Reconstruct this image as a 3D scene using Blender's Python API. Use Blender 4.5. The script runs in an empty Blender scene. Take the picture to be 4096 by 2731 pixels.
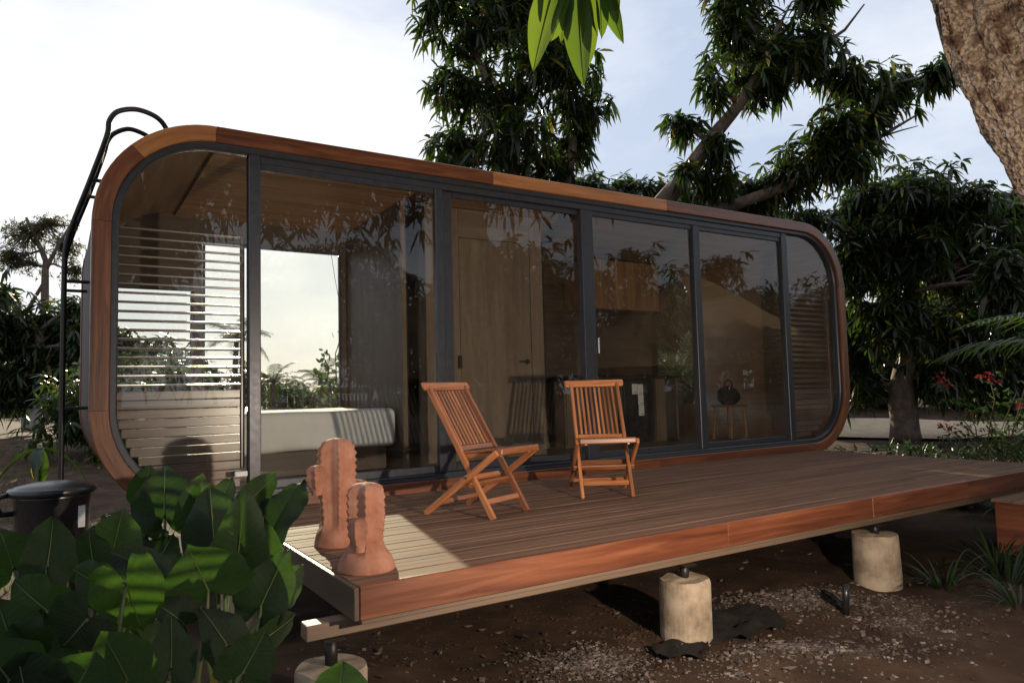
import bpy, bmesh, math, random
import numpy as np
from mathutils import Vector, Matrix, noise as mnoise

random.seed(7)
RNG = np.random.default_rng(11)
R_ = math.radians
scene = bpy.context.scene
COL = scene.collection

# ------------------------------------------------------------------ camera
cam_d = bpy.data.cameras.new('camera')
cam = bpy.data.objects.new('camera', cam_d)
COL.objects.link(cam)
cam_d.sensor_width = 36.0
cam_d.lens = 25.24
cam_d.clip_start = 0.05
cam_d.clip_end = 2000.0
_r = Vector((0.84585, -0.53278, -0.02604))
_u = Vector((-0.01498, -0.07252, 0.99725))
_f = Vector((0.53321, 0.84314, 0.06932))
cam.matrix_world = Matrix(((_r.x, _u.x, -_f.x, 0.0), (_r.y, _u.y, -_f.y, -5.6),
                           (_r.z, _u.z, -_f.z, 0.818), (0, 0, 0, 1)))
scene.camera = cam

# ------------------------------------------------------------------ sky, sun, exposure
SUN_EL, SUN_AZ = 19.2, 12.15          # azimuth counted from +Y towards +X
world = bpy.data.worlds.new('World')
scene.world = world
world.use_nodes = True
wn = world.node_tree
wn.nodes.clear()
w_out = wn.nodes.new('ShaderNodeOutputWorld')
w_bg = wn.nodes.new('ShaderNodeBackground')
w_bg.inputs['Strength'].default_value = 0.05
sky = wn.nodes.new('ShaderNodeTexSky')
sky.sky_type = 'NISHITA'
sky.sun_disc = False
sky.sun_elevation = R_(SUN_EL)
sky.sun_rotation = R_(SUN_AZ)
sky.air_density = 1.0
sky.dust_density = 1.0
sky.ozone_density = 1.0
w_tc = wn.nodes.new('ShaderNodeTexCoord')
w_map = wn.nodes.new('ShaderNodeMapping')
w_map.inputs['Scale'].default_value = (1.0, 1.0, 2.6)
w_noise = wn.nodes.new('ShaderNodeTexNoise')
w_noise.inputs['Scale'].default_value = 2.3
w_noise.inputs['Detail'].default_value = 7.0
w_noise.inputs['Roughness'].default_value = 0.55
w_ramp = wn.nodes.new('ShaderNodeValToRGB')      # thin high cloud: blue-grey veil to white
w_ramp.color_ramp.elements[0].position = 0.36
w_ramp.color_ramp.elements[0].color = (0.46, 0.53, 0.66, 1)
w_ramp.color_ramp.elements[1].position = 0.66
w_ramp.color_ramp.elements[1].color = (0.86, 0.87, 0.90, 1)
w_gain = wn.nodes.new('ShaderNodeVectorMath')
w_gain.operation = 'SCALE'
w_gain.inputs['Scale'].default_value = 16.0
w_mix = wn.nodes.new('ShaderNodeMix')
w_mix.data_type = 'RGBA'
w_mix.inputs['Factor'].default_value = 0.78
wn.links.new(w_tc.outputs['Generated'], w_map.inputs['Vector'])
wn.links.new(w_map.outputs['Vector'], w_noise.inputs['Vector'])
wn.links.new(w_noise.outputs['Fac'], w_ramp.inputs['Fac'])
wn.links.new(w_ramp.outputs['Color'], w_gain.inputs[0])
wn.links.new(sky.outputs['Color'], w_mix.inputs['A'])
wn.links.new(w_gain.outputs[0], w_mix.inputs['B'])
wn.links.new(w_mix.outputs['Result'], w_bg.inputs['Color'])
wn.links.new(w_bg.outputs['Background'], w_out.inputs['Surface'])

sun_d = bpy.data.lights.new('sun', 'SUN')
sun_d.energy = 5.0
sun_d.angle = R_(0.53)
sun_d.color = (1.0, 0.84, 0.60)
sun = bpy.data.objects.new('sun', sun_d)
COL.objects.link(sun)
_e, _a = R_(SUN_EL), R_(SUN_AZ)
sun_dir = Vector((math.cos(_e) * math.sin(_a), math.cos(_e) * math.cos(_a), math.sin(_e)))
sun.rotation_euler = sun_dir.to_track_quat('Z', 'Y').to_euler()
sun.location = sun_dir * 60

# the hand-held lamp whose mirror image burns in the glass beside the left mullion
lamp_d = bpy.data.lights.new('hand_lamp', 'SPOT')
lamp_d.energy = 360.0
lamp_d.color = (1.0, 0.80, 0.62)
lamp_d.spot_size = R_(140)
lamp_d.spot_blend = 1.0
lamp_d.shadow_soft_size = 0.035
lamp = bpy.data.objects.new('hand_lamp', lamp_d)
COL.objects.link(lamp)
lamp.location = (2.34, -5.25, 0.66)
lamp.rotation_euler = (Vector((2.34, -5.25, 0.66)) - Vector((3.55, -1.0, 1.15))).to_track_quat('Z', 'Y').to_euler()

vs = scene.view_settings
vs.view_transform = 'Standard'
vs.look = 'None'
vs.exposure = 0.84
vs.gamma = 1.0
vs.use_curve_mapping = False
scene.cycles.max_bounces = 7
scene.cycles.diffuse_bounces = 3
scene.cycles.glossy_bounces = 3
scene.cycles.transparent_max_bounces = 16
scene.cycles.transmission_bounces = 6
scene.cycles.sample_clamp_indirect = 6.0
scene.cycles.use_denoising = True


# ------------------------------------------------------------------ helpers: objects
WORLD = {}


def tag(o, label=None, cat=None, group=None, kind=None):
    if label: o['label'] = label
    if cat: o['category'] = cat
    if group: o['group'] = group
    if kind: o['kind'] = kind
    return o


def put(o, parent=None, M=None):
    """link o with world matrix M below parent"""
    M = M.copy() if M is not None else Matrix()
    COL.objects.link(o)
    WORLD[o.name] = M
    if parent is not None:
        o.parent = parent
        o.matrix_basis = WORLD[parent.name].inverted() @ M
    else:
        o.matrix_basis = M
    return o


def empty(name, loc=(0, 0, 0), rz=0.0):
    o = bpy.data.objects.new(name, None)
    o.empty_display_size = 0.2
    return put(o, None, Matrix.Translation(loc) @ Matrix.Rotation(rz, 4, 'Z'))


def copy_tree(src, parent=None, M=None):
    c = src.copy()
    COL.objects.link(c)
    c.parent = parent
    if M is not None:
        c.matrix_basis = M
        WORLD[c.name] = M.copy()
    for ch in src.children:
        copy_tree(ch, c)
    return c


# ------------------------------------------------------------------ helpers: meshes
def mesh(name, V, F, mat, uv=None, smooth=False):
    me = bpy.data.meshes.new(name)
    V = np.asarray(V, dtype=np.float32).reshape(-1, 3)
    if isinstance(F, np.ndarray):
        nf, k = F.shape
        loops = F.ravel().astype(np.int32)
        starts = np.arange(0, nf * k, k, dtype=np.int32)
    else:
        nf = len(F)
        ln = np.array([len(f) for f in F], dtype=np.int32)
        loops = np.array([i for f in F for i in f], dtype=np.int32)
        starts = np.concatenate([[0], np.cumsum(ln)[:-1]]).astype(np.int32)
    me.vertices.add(len(V))
    me.vertices.foreach_set('co', V.ravel())
    me.loops.add(len(loops))
    me.loops.foreach_set('vertex_index', loops)
    me.polygons.add(nf)
    me.polygons.foreach_set('loop_start', starts)
    me.polygons.foreach_set('use_smooth', np.full(nf, bool(smooth)))
    if uv is not None:
        uv = np.asarray(uv, dtype=np.float32)
        lay = me.uv_layers.new(name='UVMap')
        lay.data.foreach_set('uv', uv[loops].ravel())
    me.update(calc_edges=True)
    if mat is not None:
        me.materials.append(mat)
    return me


def obj(name, me, parent=None, M=None):
    return put(bpy.data.objects.new(name, me), parent, M)


BOXES = {}


def cbox_me(a, b, c, mat, ch=0.004):
    """chamfered box, full sizes a (grain), b, c"""
    key = (round(a, 4), round(b, 4), round(c, 4), round(ch, 4), mat.name)
    if key in BOXES:
        return BOXES[key]
    h = (a / 2, b / 2, c / 2)
    ch = min(ch, 0.45 * min(a, b, c))
    V, idx = [], {}
    for sx in (-1, 1):
        for sy in (-1, 1):
            for sz in (-1, 1):
                for ax in range(3):
                    p = [sx * (h[0] - ch), sy * (h[1] - ch), sz * (h[2] - ch)]
                    p[ax] = (sx, sy, sz)[ax] * h[ax]
                    idx[(sx, sy, sz, ax)] = len(V)
                    V.append(p)
    F = []

    def add(f):
        c0 = np.mean([V[i] for i in f], axis=0)
        n = np.cross(np.subtract(V[f[1]], V[f[0]]), np.subtract(V[f[2]], V[f[0]]))
        F.append(f if np.dot(n, c0) > 0 else f[::-1])
    for ax in range(3):
        o1, o2 = [(1, 2), (0, 2), (0, 1)][ax]
        for s in (-1, 1):
            q = []
            for t1, t2 in ((-1, -1), (1, -1), (1, 1), (-1, 1)):
                k = [0, 0, 0]
                k[ax], k[o1], k[o2] = s, t1, t2
                q.append(idx[(*k, ax)])
            add(q)
        for t1 in (-1, 1):
            for t2 in (-1, 1):
                q = []
                for s, a_ in ((-1, o1), (-1, o2), (1, o2), (1, o1)):
                    k = [0, 0, 0]
                    k[ax], k[o1], k[o2] = s, t1, t2
                    q.append(idx[(*k, a_)])
                add(q)
    for sx in (-1, 1):
        for sy in (-1, 1):
            for sz in (-1, 1):
                add([idx[(sx, sy, sz, i)] for i in range(3)])
    V = np.array(V)
    uv = np.stack([V[:, 0], V[:, 1] + V[:, 2]], axis=1)
    BOXES[key] = mesh('box', V, F, mat, uv)
    return BOXES[key]


def box(name, lo, hi, mat, parent=None, ch=0.004, grain=0):
    """axis-aligned box from lo to hi; grain = axis that carries the wood grain"""
    s = [hi[i] - lo[i] for i in range(3)]
    c = [(hi[i] + lo[i]) / 2 for i in range(3)]
    if grain == 0:
        return obj(name, cbox_me(*s, mat, ch), parent, Matrix.Translation(c))
    if grain == 1:
        return obj(name, cbox_me(s[1], s[0], s[2], mat, ch), parent, Matrix.Translation(c) @ Matrix.Rotation(math.pi / 2, 4, 'Z'))
    return obj(name, cbox_me(s[2], s[1], s[0], mat, ch), parent, Matrix.Translation(c) @ Matrix.Rotation(math.pi / 2, 4, 'Y'))


def bar(name, p0, p1, w, h, mat, parent=None, up=(0, 0, 1), ch=0.004):
    """bar from p0 to p1; h along 'up', w across"""
    p0, p1 = Vector(p0), Vector(p1)
    d = p1 - p0
    x = d.normalized()
    u = Vector(up)
    y = u.cross(x).normalized()
    z = x.cross(y)
    M = Matrix((x, y, z)).transposed().to_4x4()
    M.translation = (p0 + p1) / 2
    return obj(name, cbox_me(d.length, w, h, mat, ch), parent, M)


def tube(pts, rad, n=8, cap=True, flat=1.0):
    """swept tube, returns V, F(list), uv"""
    P = [Vector(p) for p in pts]
    if not hasattr(rad, '__len__'):
        rad = [rad] * len(P)
    V, F, uv = [], [], []
    t_prev, s = None, 0.0
    ref = Vector((0, 0, 1))
    for i, p in enumerate(P):
        a, b = P[max(i - 1, 0)], P[min(i + 1, len(P) - 1)]
        t = (b - a).normalized()
        if t_prev is None:
            ref = Vector((0, 1, 0)) if abs(t.z) > 0.8 else Vector((0, 0, 1))
            nrm = (ref - t * ref.dot(t)).normalized()
        else:
            nrm = (nrm - t * nrm.dot(t)).normalized()
        bi = t.cross(nrm)
        if i:
            s += (p - P[i - 1]).length
        for k in range(n):
            an = 2 * math.pi * k / n
            V.append(p + (nrm * math.cos(an) * flat + bi * math.sin(an)) * rad[i])
            uv.append((s, k / n * 2 * math.pi * rad[0]))
        t_prev = t
    for i in range(len(P) - 1):
        for k in range(n):
            a, b = i * n + k, i * n + (k + 1) % n
            F.append((a, b, b + n, a + n))
    if cap:
        F.append(tuple(range(n))[::-1])
        F.append(tuple((len(P) - 1) * n + k for k in range(n)))
    return [tuple(v) for v in V], F, uv


def merge(parts):
    V, F, uv = [], [], []
    for v, f, u in parts:
        o = len(V)
        V += list(v)
        uv += list(u)
        F += [tuple(i + o for i in q) for q in f]
    return V, F, uv


def tube_obj(name, pts, rad, mat, parent=None, n=8, smooth=True, flat=1.0):
    V, F, uv = tube(pts, rad, n, True, flat)
    return obj(name, mesh(name, V, F, mat, uv, smooth), parent)


def lathe(prof, n=32, c=(0, 0, 0)):
    V, F, uv = [], [], []
    for i, (r, z) in enumerate(prof):
        for k in range(n):
            a = 2 * math.pi * k / n
            V.append((c[0] + r * math.cos(a), c[1] + r * math.sin(a), c[2] + z))
            uv.append((z, a * r))
    for i in range(len(prof) - 1):
        for k in range(n):
            a, b = i * n + k, i * n + (k + 1) % n
            F.append((a, b, b + n, a + n))
    F.append(tuple(range(n))[::-1])
    F.append(tuple((len(prof) - 1) * n + k for k in range(n)))
    return V, F, uv


def prism(poly, y0, y1):
    """polygon in x,z extruded along y"""
    n = len(poly)
    V = [(x, y0, z) for x, z in poly] + [(x, y1, z) for x, z in poly]
    F = [tuple(range(n)), tuple(range(2 * n - 1, n - 1, -1))]
    for i in range(n):
        j = (i + 1) % n
        F.append((i, i + n, j + n, j))
    uv = [(x, z) for x, z in poly] * 2
    return V, F, uv


# ------------------------------------------------------------------ helpers: materials
def new_mat(name):
    m = bpy.data.materials.new(name)
    m.use_nodes = True
    nt = m.node_tree
    return m, nt, nt.nodes['Principled BSDF']


def N(nt, typ, **kw):
    n = nt.nodes.new(typ)
    for k, v in kw.items():
        setattr(n, k, v)
    return n


def ramp(nt, stops):
    r = N(nt, 'ShaderNodeValToRGB')
    el = r.color_ramp.elements
    while len(el) < len(stops):
        el.new(0.5)
    for e, (p, c) in zip(el, stops):
        e.position = p
        e.color = (*c, 1)
    return r


def math_n(nt, op, a, b=None, clamp=False):
    n = N(nt, 'ShaderNodeMath', operation=op, use_clamp=clamp)
    for i, v in enumerate((a, b)):
        if v is None: continue
        if isinstance(v, (int, float)): n.inputs[i].default_value = v
        else: nt.links.new(v, n.inputs[i])
    return n.outputs[0]


def wood(name, dark, light, rough=0.4, su=1.6, sv=26.0, var=0.25, bump=0.25, mid=None, coat=0.0, knots=0.35, spec=0.5):
    m, nt, bs = new_mat(name)
    L = nt.links.new
    uv = N(nt, 'ShaderNodeUVMap')
    oi = N(nt, 'ShaderNodeObjectInfo')
    off = N(nt, 'ShaderNodeVectorMath', operation='MULTIPLY_ADD')
    comb = N(nt, 'ShaderNodeCombineXYZ')
    r37 = math_n(nt, 'MULTIPLY', oi.outputs['Random'], 37.0)
    L(r37, comb.inputs[0]); L(r37, comb.inputs[1]); L(r37, comb.inputs[2])
    sc = N(nt, 'ShaderNodeVectorMath', operation='MULTIPLY')
    sc.inputs[1].default_value = (su, sv, 1)
    L(uv.outputs['UV'], sc.inputs[0])
    add = N(nt, 'ShaderNodeVectorMath', operation='ADD')
    L(sc.outputs[0], add.inputs[0]); L(comb.outputs[0], add.inputs[1])
    n1 = N(nt, 'ShaderNodeTexNoise')
    n1.inputs['Scale'].default_value = 1.0
    n1.inputs['Detail'].default_value = 6.0
    n1.inputs['Roughness'].default_value = 0.62
    n1.inputs['Distortion'].default_value = 0.9
    L(add.outputs[0], n1.inputs['Vector'])
    n2 = N(nt, 'ShaderNodeTexNoise')
    n2.inputs['Scale'].default_value = 0.35
    n2.inputs['Detail'].default_value = 3.0
    L(add.outputs[0], n2.inputs['Vector'])
    mixv = math_n(nt, 'ADD', math_n(nt, 'MULTIPLY', n1.outputs['Fac'], 1 - knots), math_n(nt, 'MULTIPLY', n2.outputs['Fac'], knots))
    stops = [(0.33, dark), (0.66, light)] if mid is None else [(0.32, dark), (0.5, mid), (0.68, light)]
    rp = ramp(nt, stops)
    L(mixv, rp.inputs['Fac'])
    hsv = N(nt, 'ShaderNodeHueSaturation')
    L(rp.outputs['Color'], hsv.inputs['Color'])
    v = math_n(nt, 'ADD', math_n(nt, 'MULTIPLY', oi.outputs['Random'], var * 2), 1 - var)
    L(v, hsv.inputs['Value'])
    L(hsv.outputs['Color'], bs.inputs['Base Color'])
    rr = math_n(nt, 'ADD', math_n(nt, 'MULTIPLY', n1.outputs['Fac'], 0.3), rough - 0.15)
    L(rr, bs.inputs['Roughness'])
    bs.inputs['Coat Weight'].default_value = coat
    bs.inputs['Specular IOR Level'].default_value = spec
    bs.inputs['Coat Roughness'].default_value = 0.25
    bp = N(nt, 'ShaderNodeBump')
    bp.inputs['Strength'].default_value = bump
    bp.inputs['Distance'].default_value = 0.004
    L(n1.outputs['Fac'], bp.inputs['Height'])
    L(bp.outputs['Normal'], bs.inputs['Normal'])
    return m


def rough_mat(name, stops, scale=8.0, rough=0.8, bump=0.4, dist=0.01, detail=8.0, coord='Object', spec=0.3, metallic=0.0, voro=0.0, island=False):
    m, nt, bs = new_mat(name)
    L = nt.links.new
    tc = N(nt, 'ShaderNodeTexCoord')
    n1 = N(nt, 'ShaderNodeTexNoise')
    n1.inputs['Scale'].default_value = scale
    n1.inputs['Detail'].default_value = detail
    n1.inputs['Roughness'].default_value = 0.6
    L(tc.outputs[coord], n1.inputs['Vector'])
    rp = ramp(nt, stops)
    L(n1.outputs['Fac'], rp.inputs['Fac'])
    col = rp.outputs['Color']
    if island:
        geo = N(nt, 'ShaderNodeNewGeometry')
        hs = N(nt, 'ShaderNodeHueSaturation')
        L(col, hs.inputs['Color'])
        L(math_n(nt, 'ADD', math_n(nt, 'MULTIPLY', math_n(nt, 'POWER', geo.outputs['Random Per Island'], 2.0), 1.3), 0.45), hs.inputs['Value'])
        col = hs.outputs['Color']
    L(col, bs.inputs['Base Color'])
    bs.inputs['Roughness'].default_value = rough
    bs.inputs['Specular IOR Level'].default_value = spec
    bs.inputs['Metallic'].default_value = metallic
    bp = N(nt, 'ShaderNodeBump')
    bp.inputs['Strength'].default_value = bump
    bp.inputs['Distance'].default_value = dist
    h = n1.outputs['Fac']
    if voro:
        vo = N(nt, 'ShaderNodeTexVoronoi')
        vo.inputs['Scale'].default_value = voro
        L(tc.outputs[coord], vo.inputs['Vector'])
        h = math_n(nt, 'ADD', h, vo.outputs['Distance'])
    L(h, bp.inputs['Height'])
    L(bp.outputs['Normal'], bs.inputs['Normal'])
    return m


def leaf_mat(name, c_dark, c_light, trans=0.35, rough=0.42, odd=None, tcol=None, veins=False):
    m, nt, bs = new_mat(name)
    L = nt.links.new
    geo = N(nt, 'ShaderNodeNewGeometry')
    oi = N(nt, 'ShaderNodeObjectInfo')
    stops = [(0.0, c_dark), (0.9, c_light)]
    if odd: stops = [(0.0, c_dark), (0.9, c_light), (0.97, odd)]
    rp = ramp(nt, stops)
    rnd = math_n(nt, 'FRACT', math_n(nt, 'ADD', geo.outputs['Random Per Island'], oi.outputs['Random']))
    L(rnd, rp.inputs['Fac'])
    col = rp.outputs['Color']
    tc = N(nt, 'ShaderNodeTexCoord')
    nz = N(nt, 'ShaderNodeTexNoise')
    nz.inputs['Scale'].default_value = 14.0 if veins else 9.0
    nz.inputs['Detail'].default_value = 4.0
    L(tc.outputs['Object'], nz.inputs['Vector'])
    hs = N(nt, 'ShaderNodeHueSaturation')
    L(col, hs.inputs['Color'])
    L(math_n(nt, 'ADD', math_n(nt, 'MULTIPLY', nz.outputs['Fac'], 0.7), 0.65), hs.inputs['Value'])
    col = hs.outputs['Color']
    if veins:
        sp = N(nt, 'ShaderNodeSeparateXYZ')
        L(tc.outputs['Object'], sp.inputs[0])
        ax = math_n(nt, 'ABSOLUTE', sp.outputs[0])
        # side veins sweep forward from the midrib
        t = math_n(nt, 'SUBTRACT', math_n(nt, 'MULTIPLY', sp.outputs[1], 1.0), math_n(nt, 'MULTIPLY', ax, 0.75))
        fr = math_n(nt, 'FRACT', math_n(nt, 'MULTIPLY', t, 8.0))
        d = math_n(nt, 'ABSOLUTE', math_n(nt, 'SUBTRACT', fr, 0.5))
        vein = math_n(nt, 'SUBTRACT', 1.0, math_n(nt, 'MULTIPLY', d, 14.0), True)
        mx = N(nt, 'ShaderNodeMix', data_type='RGBA')
        L(math_n(nt, 'MULTIPLY', vein, 0.20), mx.inputs['Factor'])
        L(col, mx.inputs['A'])
        mx.inputs['B'].default_value = (c_light[0] * 2.2, c_light[1] * 1.8, c_light[2] * 2.2, 1)
        col = mx.outputs['Result']
        bp = N(nt, 'ShaderNodeBump')
        bp.inputs['Strength'].default_value = 0.35
        bp.inputs['Distance'].default_value = 0.003
        L(math_n(nt, 'ADD', d, math_n(nt, 'MULTIPLY', nz.outputs['Fac'], 0.4)), bp.inputs['Height'])
        L(bp.outputs['Normal'], bs.inputs['Normal'])
    L(col, bs.inputs['Base Color'])
    bs.inputs['Roughness'].default_value = rough
    bs.inputs['Specular IOR Level'].default_value = 0.4
    tr = N(nt, 'ShaderNodeBsdfTranslucent')
    if tcol is None: tcol = (2.2, 2.4, 0.9)
    tm = N(nt, 'ShaderNodeMix', data_type='RGBA', blend_type='MULTIPLY')
    tm.inputs['Factor'].default_value = 1.0
    L(col, tm.inputs['A'])
    tm.inputs['B'].default_value = (*tcol, 1)
    L(tm.outputs['Result'], tr.inputs['Color'])
    ms = N(nt, 'ShaderNodeMixShader')
    ms.inputs[0].default_value = trans
    L(bs.outputs[0], ms.inputs[1]); L(tr.outputs[0], ms.inputs[2])
    L(ms.outputs[0], nt.nodes['Material Output'].inputs['Surface'])
    return m


def flat(name, col, rough=0.5, metallic=0.0, spec=0.5):
    m, nt, bs = new_mat(name)
    tc = N(nt, 'ShaderNodeTexCoord')
    nz = N(nt, 'ShaderNodeTexNoise')
    nz.inputs['Scale'].default_value = 22.0
    nz.inputs['Detail'].default_value = 6.0
    nt.links.new(tc.outputs['Object'], nz.inputs['Vector'])
    rp = ramp(nt, [(0.3, tuple(c * 0.86 for c in col)), (0.7, tuple(min(1, c * 1.1) for c in col))])
    nt.links.new(nz.outputs['Fac'], rp.inputs['Fac'])
    nt.links.new(rp.outputs['Color'], bs.inputs['Base Color'])
    nt.links.new(math_n(nt, 'ADD', math_n(nt, 'MULTIPLY', nz.outputs['Fac'], 0.2), rough - 0.1), bs.inputs['Roughness'])
    bs.inputs['Metallic'].default_value = metallic
    bs.inputs['Specular IOR Level'].default_value = spec
    return m


def glass_mat(name, tint, dust=0.03):
    m, nt, bs = new_mat(name)
    nt.nodes.remove(bs)
    L = nt.links.new
    lw = N(nt, 'ShaderNodeLayerWeight')
    lw.inputs['Blend'].default_value = 0.5
    fr = math_n(nt, 'ADD', math_n(nt, 'MULTIPLY', math_n(nt, 'POWER', lw.outputs['Facing'], 5.0), 0.9), 0.030)
    tr = N(nt, 'ShaderNodeBsdfTransparent')
    tr.inputs['Color'].default_value = (*tint, 1)
    gl = N(nt, 'ShaderNodeBsdfGlossy')
    gl.inputs['Roughness'].default_value = 0.0
    gl.inputs['Color'].default_value = (1, 1, 1, 1)
    mx = N(nt, 'ShaderNodeMixShader')
    L(fr, mx.inputs[0]); L(tr.outputs[0], mx.inputs[1]); L(gl.outputs[0], mx.inputs[2])
    tc = N(nt, 'ShaderNodeTexCoord')
    nz = N(nt, 'ShaderNodeTexNoise')
    nz.inputs['Scale'].default_value = 2.5
    nz.inputs['Detail'].default_value = 8.0
    nz.inputs['Roughness'].default_value = 0.7
    L(tc.outputs['Object'], nz.inputs['Vector'])
    df = N(nt, 'ShaderNodeBsdfDiffuse')
    df.inputs['Color'].default_value = (0.55, 0.46, 0.38, 1)
    m2 = N(nt, 'ShaderNodeMixShader')
    f = math_n(nt, 'MULTIPLY', math_n(nt, 'SUBTRACT', nz.outputs['Fac'], 0.25, True), dust * 3.0)
    L(f, m2.inputs[0]); L(mx.outputs[0], m2.inputs[1]); L(df.outputs[0], m2.inputs[2])
    L(m2.outputs[0], nt.nodes['Material Output'].inputs['Surface'])
    return m


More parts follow.
